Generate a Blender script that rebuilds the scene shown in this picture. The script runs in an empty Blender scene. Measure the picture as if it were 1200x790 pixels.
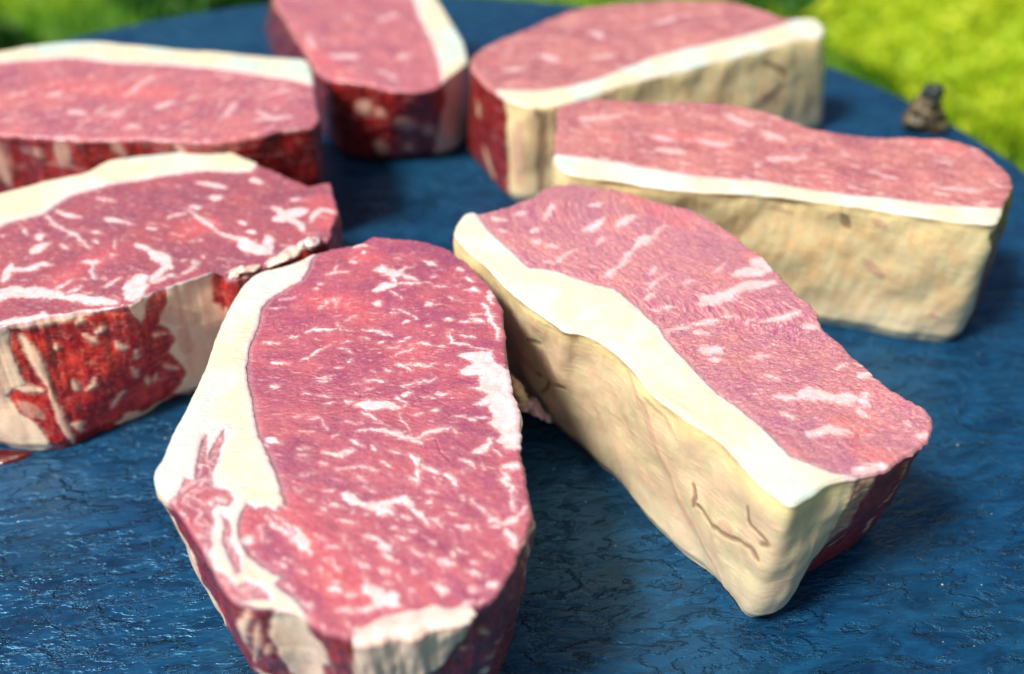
import bpy, math, random
import numpy as np
from mathutils import Vector, Matrix
R = math.radians
scene = bpy.context.scene
col = scene.collection

# ---------------------------------------------------------------- camera
CAM_H = 0.165
cam_d = bpy.data.cameras.new("camera")
cam = bpy.data.objects.new("camera", cam_d); col.objects.link(cam)
cam.location = (0, 0, CAM_H)
cam.rotation_euler = (R(90 - 38), 0, 0)
cam_d.sensor_width = 36; cam_d.lens = 36.0
cam_d.clip_start = 0.005; cam_d.clip_end = 200
cam_d.dof.use_dof = True
cam_d.dof.focus_distance = 0.196
cam_d.dof.aperture_fstop = 8.8
scene.camera = cam

# ---------------------------------------------------------------- light
SUN_EL, SUN_AZ = 53, -126          # azimuth from +Y towards +X
world = bpy.data.worlds.new("World"); scene.world = world
world.use_nodes = True
wn = world.node_tree.nodes; wl = world.node_tree.links
sky = wn.new('ShaderNodeTexSky'); sky.sky_type = 'NISHITA'; sky.sun_disc = False
sky.sun_elevation = R(SUN_EL); sky.sun_rotation = R(SUN_AZ % 360)
sky.air_density = 1.0; sky.dust_density = 4.0; sky.ozone_density = 1.0
bg = wn['Background']; bg.inputs[1].default_value = 0.05
wl.new(sky.outputs[0], bg.inputs[0])
sd = bpy.data.lights.new("sun", 'SUN'); sd.energy = 4.4; sd.angle = R(13); sd.color = (1.0, 0.93, 0.83)
sun = bpy.data.objects.new("sun", sd); col.objects.link(sun)
dirv = Vector((math.sin(R(SUN_AZ))*math.cos(R(SUN_EL)), math.cos(R(SUN_AZ))*math.cos(R(SUN_EL)), math.sin(R(SUN_EL))))
sun.rotation_euler = dirv.to_track_quat('Z', 'Y').to_euler(); sun.location = dirv*3
scene.view_settings.view_transform = 'Standard'
scene.view_settings.look = 'None'
scene.view_settings.exposure = 0.48
scene.view_settings.gamma = 1.0

# ---------------------------------------------------------------- data: outlines and fat seams in millimetres
STEAKS = {
'A': {'T':40.5,
 'wbase':-1,
 'top':[(-30.5,196.3),(-27.9,195.6),(-25.4,195.2),(-21.1,194.2),(-17.2,193.1),(-14.2,191.0),(-11.6,188.3),(-9.1,184.6),(-6.5,179.7),(-4.9,177.2),(-3.6,174.1),(-2.1,169.3),(-1.2,162.1),(-1.3,154.8),(-0.6,148.6),(0.3,142.7),(0.9,135.7),(1.5,129.2),(2.2,122.5),(2.8,117.1),(3.0,113.3),(2.4,109.3),(1.1,104.8),(-0.3,100.2),(-2.0,97.3),(-3.8,95.4),(-6.3,93.6),(-8.5,92.4),(-10.7,91.6),(-14.6,90.8),(-18.4,90.0),(-22.8,89.4),(-26.3,90.2),(-28.5,91.2),(-30.2,92.7),(-32.0,93.9),(-34.5,94.2),(-37.5,94.5),(-40.2,95.4),(-42.3,96.7),(-44.5,99.5),(-47.3,103.8),(-51.4,109.7),(-53.7,112.6),(-55.8,115.2),(-57.9,117.8),(-59.7,120.2),(-60.2,122.9),(-59.8,125.8),(-59.8,129.2),(-59.7,132.8),(-59.2,136.2),(-58.7,141.8),(-58.2,147.6),(-58.2,153.2),(-58.2,159.1),(-58.2,164.1),(-57.8,169.3),(-57.3,173.8),(-56.6,177.2),(-55.2,180.4),(-53.3,182.6),(-50.6,183.9),(-47.6,185.6),(-45.3,187.9),(-42.7,190.3),(-39.1,192.1),(-34.7,193.1),(-32.3,195.6)],
 'bot':[(-29.8,191.7),(-28.6,191.2),(-25.9,190.7),(-22.4,189.9),(-19.4,188.9),(-17.1,187.4),(-15.1,185.2),(-12.9,181.9),(-10.7,178.1),(-9.0,175.1),(-7.7,172.2),(-6.6,167.8),(-5.9,161.7),(-5.6,154.8),(-5.0,148.2),(-4.2,141.9),(-3.6,135.4),(-3.0,128.7),(-2.3,122.4),(-1.8,117.2),(-1.6,113.5),(-2.1,110.1),(-3.2,106.1),(-4.4,102.5),(-5.6,100.2),(-7.0,98.7),(-8.6,97.5),(-10.3,96.6),(-12.4,95.9),(-15.5,95.2),(-19.1,94.5),(-22.4,94.2),(-24.7,94.5),(-26.1,95.2),(-27.9,96.4),(-30.6,97.8),(-33.8,98.6),(-36.4,99.0),(-38.1,99.5),(-39.4,100.4),(-41.1,102.6),(-43.9,106.8),(-47.3,111.6),(-50.1,115.3),(-52.3,118.0),(-54.1,120.3),(-55.3,121.9),(-55.5,123.4),(-55.4,125.8),(-55.3,129.1),(-55.1,132.4),(-54.7,136.3),(-54.2,141.5),(-53.8,147.4),(-53.7,153.2),(-53.7,158.8),(-53.6,163.9),(-53.3,168.7),(-52.8,172.8),(-52.2,175.7),(-51.4,177.8),(-50.3,179.0),(-48.1,180.2),(-45.1,182.2),(-42.4,184.5),(-40.1,186.4),(-37.0,187.8),(-33.1,189.5),(-30.6,191.2)],
 'cap':[[(-40.7,195.2),(-41.7,191.4),(-43.0,189.7),(-44.0,186.9),(-43.8,183.0),(-44.6,179.1),(-47.4,176.0),(-50.3,172.3),(-51.3,169.3),(-50.9,164.7),(-50.9,160.2),(-51.2,155.8),(-50.5,150.1),(-49.2,145.1),(-47.4,140.3),(-46.1,135.7),(-44.6,131.3),(-42.4,127.1),(-40.1,122.5),(-38.2,118.0),(-37.1,115.2),(-38.5,113.7),(-40.1,114.8),(-41.7,114.4),(-43.2,115.2),(-43.8,113.3),(-43.7,110.0),(-42.6,106.9),(-40.7,104.1),(-38.6,102.5),(-36.2,100.8),(-34.9,100.2),(-35.8,99.0),(-34.3,97.6),(-32.4,96.0),(-30.4,93.9),(-29.2,91.1),(-29.5,86.0),(-35.6,83.3),(-50.9,96.4),(-62.2,113.3),(-66.9,129.2),(-63.7,158.0),(-60.0,188.3),(-48.6,198.8)]],
 'lean':[[(-53.8,131.7),(-54.2,130.9),(-53.9,125.0),(-53.1,120.6),(-54.7,120.9),(-55.1,117.4),(-56.5,115.5),(-54.8,111.5),(-49.9,105.3),(-46.8,100.8),(-44.5,97.6),(-43.0,96.4),(-39.3,95.7),(-37.4,96.4),(-38.5,97.9),(-41.0,97.9),(-43.9,100.5),(-45.4,101.5),(-47.2,104.5),(-46.8,106.2),(-47.9,108.8),(-47.6,111.1),(-48.8,113.7),(-48.1,115.2),(-46.2,114.8),(-45.7,116.3),(-47.0,118.2),(-49.7,119.0),(-50.5,121.7),(-50.4,126.0),(-50.6,130.9),(-51.0,133.1),(-51.6,130.4),(-52.1,128.3),(-52.1,125.0)],[(-46.6,112.6),(-45.6,111.8),(-44.5,109.3),(-44.7,107.6),(-43.8,106.2),(-42.2,104.1),(-41.3,101.2),(-41.9,100.7),(-43.5,103.6),(-45.4,107.2),(-45.7,109.7)],[(-42.0,97.9),(-40.0,99.2),(-37.8,98.6),(-35.9,95.9),(-38.1,96.4)]],
 'seam':[[(-9.9,149.0),(-8.6,150.2),(-7.3,151.3),(-9.0,152.1),(-10.6,153.4),(-10.1,154.1),(-7.4,154.7),(-3.9,154.9),(-3.3,151.9),(0.7,147.8),(1.7,141.7),(1.7,134.5),(1.6,127.8),(-1.0,127.8),(-1.8,129.2),(-3.0,129.9),(-1.8,131.8),(-4.3,134.9),(-3.3,136.0),(-4.4,139.0),(-7.0,139.4),(-5.5,141.0),(-4.5,142.1),(-7.1,143.7),(-8.1,144.1),(-6.1,144.3),(-6.1,147.3),(-9.6,147.8)]],
 'str':[(1.09,[(-41.1,160.9),(-38.7,161.4),(-36.2,161.8),(-34.9,162.5)]),(0.57,[(-39.9,169.2),(-38.6,170.4),(-37.6,171.6),(-36.6,172.6)]),(0.31,[(-36.6,172.6),(-36.1,168.7)]),(0.85,[(-39.8,180.8),(-38.2,182.1),(-36.9,181.9),(-35.1,181.9)]),(0.47,[(-38.2,182.1),(-37.9,184.6)]),(0.58,[(-33.5,164.6),(-32.6,166.0),(-31.2,166.5)]),(0.39,[(-35.1,163.7),(-34.3,161.6),(-32.2,161.2)]),(0.96,[(-30.1,161.8),(-27.9,162.1),(-25.8,161.4),(-23.8,160.2)]),(1.85,[(-29.5,183.2),(-28.1,183.7),(-25.6,181.3)]),(2.02,[(-29.2,174.6),(-27.6,176.1),(-25.2,176.6)]),(1.36,[(-28.2,170.6),(-27.3,170.4)]),(0.46,[(-50.0,169.6),(-46.8,169.4)]),(0.45,[(-48.4,171.9),(-45.2,173.3)]),(0.46,[(-44.9,169.3),(-43.8,169.3)]),(0.56,[(-41.1,177.6),(-39.4,177.8)]),(0.96,[(-41.3,175.6),(-41.1,175.5)]),(0.55,[(-34.2,170.1),(-33.4,170.1)]),(1.21,[(-35.0,185.9),(-34.1,185.9)]),(1.47,[(-35.1,191.8),(-32.1,192.7)]),(0.98,[(-33.0,189.5),(-31.8,189.5)]),(0.51,[(-43.9,159.3),(-42.4,160.0)]),(2.37,[(-29.4,182.9),(-27.0,182.4),(-24.7,180.8),(-23.3,181.3)]),(1.32,[(-24.8,181.9),(-22.3,184.0)]),(1.34,[(-23.2,180.8),(-20.1,178.7)]),(2.04,[(-28.6,175.1),(-26.4,176.6),(-24.1,177.2)]),(1.03,[(-24.1,177.4),(-19.1,177.7)]),(1.31,[(-25.6,180.8),(-24.7,177.2)]),(0.71,[(-25.4,175.1),(-22.8,172.1)]),(1.35,[(-19.1,186.2),(-16.5,184.3)]),(1.15,[(-12.0,182.9),(-10.9,182.4)]),(0.94,[(-17.4,180.0),(-16.3,180.3)]),(0.84,[(-16.6,176.6),(-13.4,176.6)]),(1.62,[(-9.8,175.1),(-8.0,175.6),(-6.2,174.6)]),(1.13,[(-9.3,179.8),(-8.4,179.2)]),(0.70,[(-11.6,176.9),(-10.7,176.9)]),(0.66,[(-12.9,173.3),(-10.5,172.1)]),(1.14,[(-17.5,170.9),(-16.5,169.6)]),(0.58,[(-24.3,169.2),(-21.5,167.7),(-19.0,164.9)]),(0.96,[(-22.1,164.2),(-20.5,164.9)]),(0.99,[(-24.9,167.2),(-23.5,167.5)]),(1.08,[(-16.9,162.5),(-15.8,163.0)]),(1.33,[(-13.9,164.9),(-11.7,164.4)]),(0.89,[(-10.2,164.2),(-8.0,164.2)]),(1.13,[(-8.3,166.7),(-6.6,166.7)]),(1.34,[(-8.0,164.9),(-5.4,164.4)]),(0.84,[(-27.2,162.1),(-25.5,161.4),(-23.7,160.0)]),(0.68,[(-12.8,160.9),(-11.9,158.0)]),(0.70,[(-10.3,159.6),(-7.5,159.1)]),(1.47,[(-6.1,170.6),(-4.9,167.7),(-3.4,163.0),(-2.3,158.0)]),(1.57,[(-4.6,175.1),(-4.1,170.1)]),(0.86,[(-40.8,152.1),(-38.6,153.6),(-36.7,155.6),(-35.3,156.9)]),(1.06,[(-46.5,151.3),(-44.8,151.7),(-43.2,151.1)]),(0.52,[(-48.8,157.1),(-45.3,157.7)]),(0.51,[(-43.4,159.4),(-42.4,159.8)]),(0.66,[(-36.4,145.9),(-34.0,146.0)]),(0.83,[(-27.7,146.1),(-23.8,145.9)]),(0.58,[(-27.2,143.4),(-25.6,143.4)]),(0.47,[(-38.8,142.9),(-37.1,142.1)]),(0.49,[(-36.3,142.1),(-33.4,141.7)]),(0.65,[(-34.4,139.6),(-32.8,139.8)]),(0.55,[(-30.1,134.8),(-27.1,134.4)]),(0.56,[(-36.4,135.8),(-34.4,135.8)]),(0.40,[(-34.4,135.8),(-32.9,132.7)]),(0.56,[(-39.2,135.8),(-38.0,135.8)]),(0.47,[(-37.6,132.2),(-34.8,132.2)]),(0.78,[(-31.0,131.1),(-30.3,131.6)]),(1.03,[(-44.8,144.3),(-43.1,144.3)]),(0.58,[(-37.1,146.9),(-34.5,147.1)]),(0.59,[(-33.4,149.4),(-32.1,149.4)]),(0.78,[(-25.7,157.6),(-24.7,157.8)]),(0.60,[(-33.0,158.0),(-31.4,158.5)]),(0.58,[(-29.8,159.4),(-28.6,158.7)]),(0.52,[(-34.1,155.9),(-32.1,155.8)]),(0.51,[(-32.5,154.5),(-31.1,154.2)]),(0.57,[(-31.3,151.5),(-30.6,152.6)]),(0.66,[(-26.7,148.8),(-25.1,148.4)]),(0.97,[(-23.8,149.2),(-22.6,148.4)]),(1.01,[(-30.9,140.2),(-28.8,139.8)]),(3.03,[(-28.0,139.0),(-25.7,139.4),(-23.4,139.0)]),(2.01,[(-23.4,139.0),(-21.7,139.2)]),(0.71,[(-27.0,137.5),(-23.4,134.5)]),(0.98,[(-27.1,132.2),(-24.4,132.4),(-21.1,132.4)]),(0.84,[(-28.1,129.7),(-26.6,129.3)]),(2.43,[(-24.9,139.4),(-22.6,139.4)]),(1.93,[(-22.5,139.0),(-20.1,137.9)]),(0.68,[(-20.1,137.9),(-19.3,139.8),(-21.0,141.7)]),(1.22,[(-20.5,142.1),(-18.5,142.5)]),(0.81,[(-22.9,150.9),(-20.7,150.5),(-19.0,149.0)]),(0.93,[(-20.7,150.9),(-17.2,150.5),(-14.3,150.9)]),(0.73,[(-20.2,144.7),(-17.1,145.5),(-13.8,146.7)]),(0.96,[(-20.2,144.5),(-19.9,144.7)]),(0.74,[(-22.6,153.6),(-21.0,154.9),(-19.0,155.4)]),(0.91,[(-25.6,145.9),(-24.0,145.9)]),(1.08,[(-17.7,157.1),(-15.2,156.7)]),(0.60,[(-20.1,156.3),(-17.4,156.9)]),(0.61,[(-24.2,156.0),(-22.0,156.3)]),(0.95,[(-26.0,157.6),(-24.6,157.8)]),(0.95,[(-22.6,157.6),(-21.0,158.0)]),(0.61,[(-21.1,159.1),(-19.7,158.9)]),(0.87,[(-14.3,156.3),(-13.2,156.3)]),(0.66,[(-14.1,142.5),(-11.5,142.5)]),(0.57,[(-16.6,141.7),(-13.5,141.4)]),(0.79,[(-12.6,160.3),(-11.8,157.6),(-10.2,156.9)]),(1.06,[(-11.8,157.6),(-8.6,156.3)]),(0.60,[(-8.5,156.0),(-4.2,155.4)]),(0.88,[(-10.3,159.6),(-7.6,159.4)]),(0.72,[(-6.4,136.0),(-4.3,135.8)]),(1.16,[(-7.4,135.5),(-6.8,135.3)]),(1.53,[(-24.1,132.4),(-22.2,132.5),(-20.1,131.6),(-18.0,130.4)]),(1.13,[(-18.0,130.4),(-15.4,131.6),(-13.0,132.7),(-10.8,133.5)]),(0.91,[(-18.0,130.4),(-15.7,129.2)]),(0.29,[(-20.3,136.8),(-17.9,131.6)]),(0.47,[(-17.5,136.8),(-16.0,137.2)]),(0.55,[(-10.3,133.1),(-9.8,131.6)]),(0.81,[(-14.6,138.3),(-13.3,138.3)]),(1.20,[(-4.5,130.9),(-3.5,129.2)]),(0.94,[(-2.3,129.9),(-0.3,129.2)]),(0.56,[(-10.7,136.4),(-8.9,136.4)]),(0.42,[(-12.6,150.2),(-10.8,150.0)]),(0.59,[(-28.1,129.7),(-26.0,128.7)]),(1.15,[(-33.1,127.1),(-30.2,126.9),(-27.1,127.6)]),(0.96,[(-30.3,126.4),(-28.6,126.4)]),(0.53,[(-37.3,126.4),(-34.9,126.1)]),(0.46,[(-36.9,128.0),(-35.4,127.8)]),(0.45,[(-29.9,123.2),(-27.3,123.5),(-24.9,123.2),(-22.4,122.4)]),(0.47,[(-26.1,121.4),(-24.3,120.1)]),(0.36,[(-24.6,119.0),(-22.9,118.3)]),(0.45,[(-35.7,122.1),(-33.5,121.9)]),(0.45,[(-32.7,124.2),(-31.4,123.9)]),(0.44,[(-36.1,118.5),(-34.8,118.3)]),(0.51,[(-34.2,116.1),(-32.4,116.0)]),(0.59,[(-31.1,118.3),(-29.7,118.2)]),(2.09,[(-28.3,116.9),(-26.5,116.6),(-24.7,115.4)]),(1.75,[(-24.7,115.4),(-22.6,114.7),(-20.6,113.8)]),(0.97,[(-20.6,113.8),(-19.3,112.9)]),(1.08,[(-22.6,115.0),(-20.6,116.0),(-19.6,115.7)]),(0.45,[(-26.0,114.4),(-25.6,113.4)]),(0.37,[(-30.8,114.4),(-30.2,113.4)]),(0.87,[(-29.7,115.0),(-28.0,114.4)]),(0.71,[(-27.6,111.4),(-25.3,111.1)]),(0.96,[(-23.4,108.5),(-21.8,108.0),(-20.6,106.8)]),(1.04,[(-20.6,106.8),(-18.7,106.5)]),(0.50,[(-23.8,113.2),(-22.8,113.1)]),(0.41,[(-30.7,108.2),(-29.2,106.8)]),(1.58,[(-34.9,110.2),(-33.5,108.8),(-32.2,106.2)]),(0.24,[(-26.6,108.8),(-25.6,106.2)]),(0.92,[(-24.3,128.5),(-23.5,128.1)]),(0.44,[(-21.9,124.4),(-20.7,123.9)]),(1.64,[(-42.3,107.0),(-41.3,107.6)]),(0.51,[(-40.3,110.5),(-39.3,107.6),(-38.2,106.8)]),(0.86,[(-39.4,112.9),(-38.3,110.5),(-36.0,109.1),(-34.1,107.0)]),(0.66,[(-38.3,112.9),(-36.0,110.2),(-33.6,106.8)]),(0.83,[(-44.1,130.2),(-41.8,128.1)]),(1.62,[(-43.0,130.6),(-40.5,129.2)]),(0.80,[(-38.2,115.4),(-35.6,113.5)]),(1.45,[(-17.7,126.8),(-16.1,124.7),(-15.5,123.0)]),(1.10,[(-15.5,123.4),(-14.1,123.0),(-11.9,122.1)]),(1.03,[(-18.0,120.9),(-16.3,120.4),(-15.5,119.5)]),(1.14,[(-15.7,123.0),(-15.8,120.1)]),(1.06,[(-11.2,121.7),(-9.7,120.4),(-8.9,119.0)]),(2.04,[(-6.6,126.8),(-5.1,127.8),(-3.7,129.2)]),(1.07,[(-3.7,129.2),(-4.2,131.3)]),(0.52,[(-3.7,128.5),(-1.7,126.4)]),(1.02,[(-8.7,125.1),(-7.5,124.7),(-6.5,123.4)]),(0.52,[(-5.3,124.0),(-5.0,122.7)]),(0.46,[(-8.8,122.9),(-8.1,122.2)]),(1.51,[(-1.5,123.9),(1.6,123.5)]),(1.18,[(-1.7,123.4),(-1.0,120.7),(-0.0,118.8),(-0.0,116.6)]),(0.86,[(-0.0,116.6),(-0.0,113.5)]),(0.43,[(-6.7,116.1),(-4.8,114.1),(-3.4,112.9)]),(0.79,[(-4.4,113.2),(-2.5,111.4),(-1.2,110.5)]),(1.52,[(-1.2,110.5),(0.2,111.7),(1.3,112.9)]),(1.49,[(-0.7,109.9),(0.2,107.6),(0.4,106.2)]),(0.76,[(1.3,112.9),(2.7,114.3)]),(0.70,[(-3.4,110.7),(-1.4,110.2)]),(1.79,[(-20.9,115.4),(-18.9,115.8)]),(2.17,[(-17.6,116.3),(-16.6,115.4)]),(1.45,[(-16.3,114.7),(-14.1,112.0)]),(0.83,[(-14.1,112.0),(-13.1,110.5)]),(0.65,[(-13.8,112.3),(-12.0,111.7),(-10.8,110.2)]),(0.70,[(-12.5,112.0),(-11.4,112.3)]),(0.41,[(-14.0,118.3),(-12.6,117.5)]),(0.78,[(-14.1,115.7),(-13.1,115.4)]),(0.46,[(-10.8,114.9),(-10.1,114.4)]),(0.48,[(-10.3,113.5),(-8.9,112.9)]),(0.42,[(-6.3,110.5),(-5.2,109.3)]),(1.03,[(-8.6,110.2),(-7.0,109.6)]),(0.82,[(-18.0,112.9),(-16.1,111.7)]),(0.44,[(-19.1,110.2),(-17.4,109.1)]),(0.46,[(-16.4,109.8),(-15.0,109.1)]),(0.69,[(-18.2,107.9),(-16.9,107.6)]),(1.64,[(-20.8,113.5),(-20.2,114.7)]),(0.71,[(-21.8,124.4),(-20.3,123.5)]),(0.81,[(-20.1,107.0),(-18.7,106.3)]),(0.50,[(-12.7,107.6),(-12.1,106.5)]),(0.33,[(-8.6,116.6),(-8.1,115.7)]),(0.28,[(-13.2,121.1),(-12.5,119.8)]),(0.68,[(-20.7,127.4),(-19.9,127.3)]),(1.05,[(-18.6,131.3),(-16.7,129.9)]),(2.17,[(-33.8,107.9),(-32.4,106.2)]),(0.92,[(-32.1,105.6),(-31.3,104.5)]),(0.47,[(-29.0,103.7),(-27.3,102.3),(-25.8,101.2)]),(0.43,[(-25.1,103.8),(-23.7,102.9)]),(0.24,[(-26.0,107.3),(-25.2,104.8)]),(0.59,[(-33.1,102.0),(-31.6,101.0)]),(0.41,[(-35.1,104.0),(-34.1,103.1)]),(0.43,[(-29.8,101.6),(-28.7,100.4)]),(0.57,[(-36.2,102.9),(-34.3,101.9)]),(0.70,[(-34.3,99.1),(-33.0,98.1)]),(0.60,[(-32.8,96.8),(-31.9,96.2)]),(0.88,[(-31.8,95.7),(-29.0,94.0)]),(0.99,[(-25.1,97.0),(-23.2,97.1)]),(1.94,[(-21.6,97.8),(-19.9,97.3)]),(1.54,[(-20.6,96.8),(-19.1,96.0)]),(2.26,[(-19.7,95.5),(-17.8,96.0)]),(1.11,[(-22.8,94.0),(-20.4,94.7),(-18.6,95.2)]),(0.82,[(-25.3,94.0),(-22.8,93.8)]),(0.80,[(-26.8,99.1),(-26.2,98.8)]),(1.32,[(-27.3,97.8),(-25.8,97.5)]),(0.47,[(-24.4,91.9),(-23.3,91.3)]),(0.95,[(-22.6,90.8),(-21.3,91.0)]),(1.89,[(-21.3,107.1),(-18.6,105.4)]),(0.71,[(-20.3,101.5),(-19.0,101.0)]),(0.51,[(-19.6,99.4),(-18.3,98.8)]),(0.43,[(-27.8,91.3),(-27.2,91.0)]),(0.39,[(-22.8,101.0),(-21.4,98.3)]),(0.75,[(-23.2,102.6),(-22.4,102.7)]),(0.69,[(-28.4,105.9),(-26.9,105.9)]),(1.36,[(-20.1,106.5),(-18.6,105.4)]),(0.99,[(-19.9,104.5),(-17.6,103.7)]),(0.44,[(-16.3,105.9),(-13.8,104.2)]),(0.40,[(-13.1,104.5),(-11.5,102.9)]),(1.01,[(-11.5,102.9),(-8.9,102.3)]),(1.16,[(-9.0,105.4),(-8.9,103.7)]),(0.38,[(-8.9,107.3),(-8.1,105.6),(-7.0,104.8)]),(0.75,[(-12.3,98.6),(-11.0,97.8),(-9.9,97.0)]),(1.48,[(-11.2,98.1),(-10.1,97.3)]),(0.46,[(-4.6,105.1),(-2.6,104.2)]),(0.45,[(-6.5,103.1),(-5.4,102.6)]),(0.47,[(-12.4,107.3),(-12.4,106.8)]),(0.50,[(-18.2,100.7),(-16.7,99.9)]),(0.40,[(-16.1,98.8),(-14.6,97.5)]),(1.89,[(-19.0,96.0),(-17.7,95.5)]),(0.82,[(-18.9,95.0),(-16.2,94.7)]),(0.80,[(-6.7,101.2),(-4.9,100.4)]),(0.42,[(-11.5,99.6),(-10.4,98.8)]),(1.17,[(-3.4,98.8),(-2.4,98.8)]),(0.81,[(-6.1,97.9),(-5.7,97.8)]),(0.46,[(-15.7,101.8),(-14.0,101.2)]),(0.51,[(-17.5,92.5),(-16.0,92.2)]),(0.99,[(-7.3,95.2),(-6.1,95.2)]),(0.90,[(-4.8,95.5),(-4.4,95.2)])],
 'crk':[(0.12,[(-33.0,136.8),(-31.3,137.5),(-29.6,137.9)]),(0.16,[(-13.5,146.9),(-11.7,147.6),(-10.1,148.2)]),(0.15,[(-11.9,136.0),(-9.5,137.9),(-7.0,139.0)]),(0.19,[(-12.0,93.7),(-10.2,94.2),(-8.6,95.2)]),(0.17,[(-7.8,96.1),(-5.7,97.7)]),(0.11,[(-2.2,99.6),(-1.5,102.0),(-0.7,105.6)]),(0.08,[(-13.8,92.5),(-12.2,93.2)]),(0.13,[(-32.2,99.4),(-30.0,97.8),(-28.2,96.8),(-27.2,96.0)]),(0.34,[(-27.2,96.0),(-26.2,96.0)]),(0.16,[(-21.1,90.0),(-17.3,90.8)]),(0.11,[(-13.6,130.6),(-12.4,127.4),(-10.6,124.7)])],
 'red':[(7.79,[(-40.7,172.3),(-31.5,169.3)]),(6.19,[(-31.9,188.3)]),(2.43,[(-42.6,113.3),(-41.9,108.8)]),(3.07,[(-37.7,115.2),(-22.9,96.4)])],  # first blob: redder lean, with part of a warm sun patch painted in
 'wpoly':[[(152.0,0.5),(150.1,0.0),(147.6,0.0),(147.0,2.1),(146.4,4.1),(144.8,4.6),(143.9,6.7),(144.8,11.3),(147.3,14.4),(147.9,17.9),(153.2,20.0),(153.2,14.4),(153.6,9.7),(153.9,6.2)]],
 'wpoly2':[[(138.3,0.0),(133.0,0.0),(125.5,0.0),(122.7,0.0),(120.8,1.5),(120.8,2.6),(122.7,6.7),(125.5,8.2),(127.7,10.8),(128.0,14.4),(139.5,11.3),(138.9,3.6)]],
 'wlean':[[(188.7,3.1),(176.3,0.5),(163.5,0.0),(157.6,0.0),(151.7,0.5),(148.3,1.0),(152.9,22.6),(174.7,40.5)],[(148.6,2.1),(138.0,1.0),(136.7,14.4),(147.9,20.0)]],
 'wlean2':[],
 'wstr':[(1.83,[(156.4,1.5),(158.2,6.7),(159.5,12.3)]),(0.59,[(159.5,12.3),(159.2,15.4),(159.8,18.5)]),(0.91,[(155.1,4.1),(156.0,7.7),(157.6,12.3),(158.8,16.4)]),(0.81,[(173.2,22.6),(180.0,37.4),(178.5,40.5),(175.4,40.5)]),(1.93,[(160.7,21.5),(158.2,21.5)]),(0.40,[(154.8,9.7),(155.7,13.3)]),(0.44,[(119.3,5.6),(118.0,7.7)]),(0.38,[(109.9,17.4),(115.2,15.4),(115.2,19.0)]),(0.49,[(117.7,14.9),(114.9,19.0)]),(0.97,[(100.9,22.0),(100.6,26.1)]),(1.52,[(117.7,20.0),(115.6,22.6)]),(0.62,[(122.7,8.7),(121.8,9.2)]),(0.40,[(187.2,8.7),(188.4,18.5),(186.9,27.2),(181.3,28.2),(181.9,33.8)]),(1.12,[(103.4,3.1),(100.6,9.2)]),(1.10,[(100.6,12.3),(100.9,13.8)]),(1.06,[(100.9,23.1),(100.6,26.1)]),(0.75,[(98.4,0.0),(98.4,0.0)]),(0.56,[(106.2,0.0),(98.4,2.6)]),(1.04,[(50.5,6.2),(56.7,10.3),(56.7,18.5)])],
 'wcrk':[],
 'wpnk':[(1.04,[(50.5,6.2),(56.7,10.3),(56.7,18.5)])]},
'B': {'T':40.5,
 'wbase':1,
 'top':[(-10.4,206.7),(-11.7,204.0),(-12.7,200.3),(-12.7,196.7),(-10.5,192.4),(-7.5,187.9),(-4.8,183.6),(-1.3,177.2),(2.8,171.1),(6.9,166.4),(10.5,161.8),(13.6,161.0),(16.8,159.1),(20.2,154.8),(22.5,150.6),(24.5,146.1),(26.4,142.2),(28.4,139.2),(31.5,135.7),(35.7,131.1),(38.6,126.2),(40.8,121.7),(43.3,117.6),(44.8,115.7),(45.9,115.0),(47.6,115.9),(50.1,117.6),(53.2,120.0),(57.9,121.5),(62.4,122.7),(65.5,124.4),(69.1,127.1),(71.7,129.2),(73.2,130.7),(74.9,133.7),(75.4,136.0),(74.6,138.0),(73.7,139.6),(71.9,141.8),(70.2,143.9),(68.6,148.1),(67.0,151.7),(64.6,156.4),(62.9,160.2),(62.2,163.0),(62.4,165.8),(62.2,168.1),(61.8,170.2),(60.0,172.9),(58.9,176.0),(58.1,178.5),(57.7,180.1),(55.9,186.3),(54.3,190.0),(52.2,193.8),(50.6,197.0),(49.1,199.6),(46.2,203.6),(42.8,207.5),(39.3,209.8),(35.7,211.8),(30.8,215.0),(25.5,217.8),(20.0,219.5),(14.4,220.7),(8.9,219.1),(4.9,214.2),(1.0,211.8),(-2.8,208.6),(-6.6,207.1)],
 'bot':[(-8.1,203.8),(-9.1,202.5),(-9.5,200.1),(-9.4,198.9),(-8.1,198.9),(-5.9,197.0),(-3.2,193.2),(0.2,188.5),(3.9,183.9),(7.3,180.0),(10.2,176.6),(12.8,173.0),(15.8,168.6),(19.1,163.8),(22.0,159.4),(24.5,155.0),(26.9,150.6),(29.6,145.9),(32.8,141.0),(36.1,136.5),(39.0,132.7),(41.4,129.1),(43.2,125.5),(44.4,122.9),(46.1,121.8),(48.5,122.0),(50.9,123.1),(53.3,125.7),(56.5,129.6),(60.7,133.4),(65.3,136.8),(69.7,140.1),(73.3,143.2),(75.9,146.1),(77.0,148.7),(76.9,150.8),(75.0,148.4),(72.0,142.1),(69.5,140.0),(67.6,143.0),(65.9,146.7),(64.1,150.7),(62.1,154.9),(60.3,159.0),(59.5,162.6),(59.3,165.5),(59.2,167.6),(58.7,169.3),(57.4,171.7),(56.1,174.8),(55.3,177.4),(54.5,180.4),(53.1,184.6),(51.5,188.8),(49.7,192.3),(48.0,195.4),(46.3,198.3),(43.8,201.7),(40.8,204.9),(37.6,207.2),(33.8,209.5),(29.2,212.3),(24.3,214.8),(19.3,216.5),(14.7,217.2),(10.7,215.7),(6.8,212.5),(2.8,209.2),(-1.4,206.4),(-5.4,204.6)],
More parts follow.
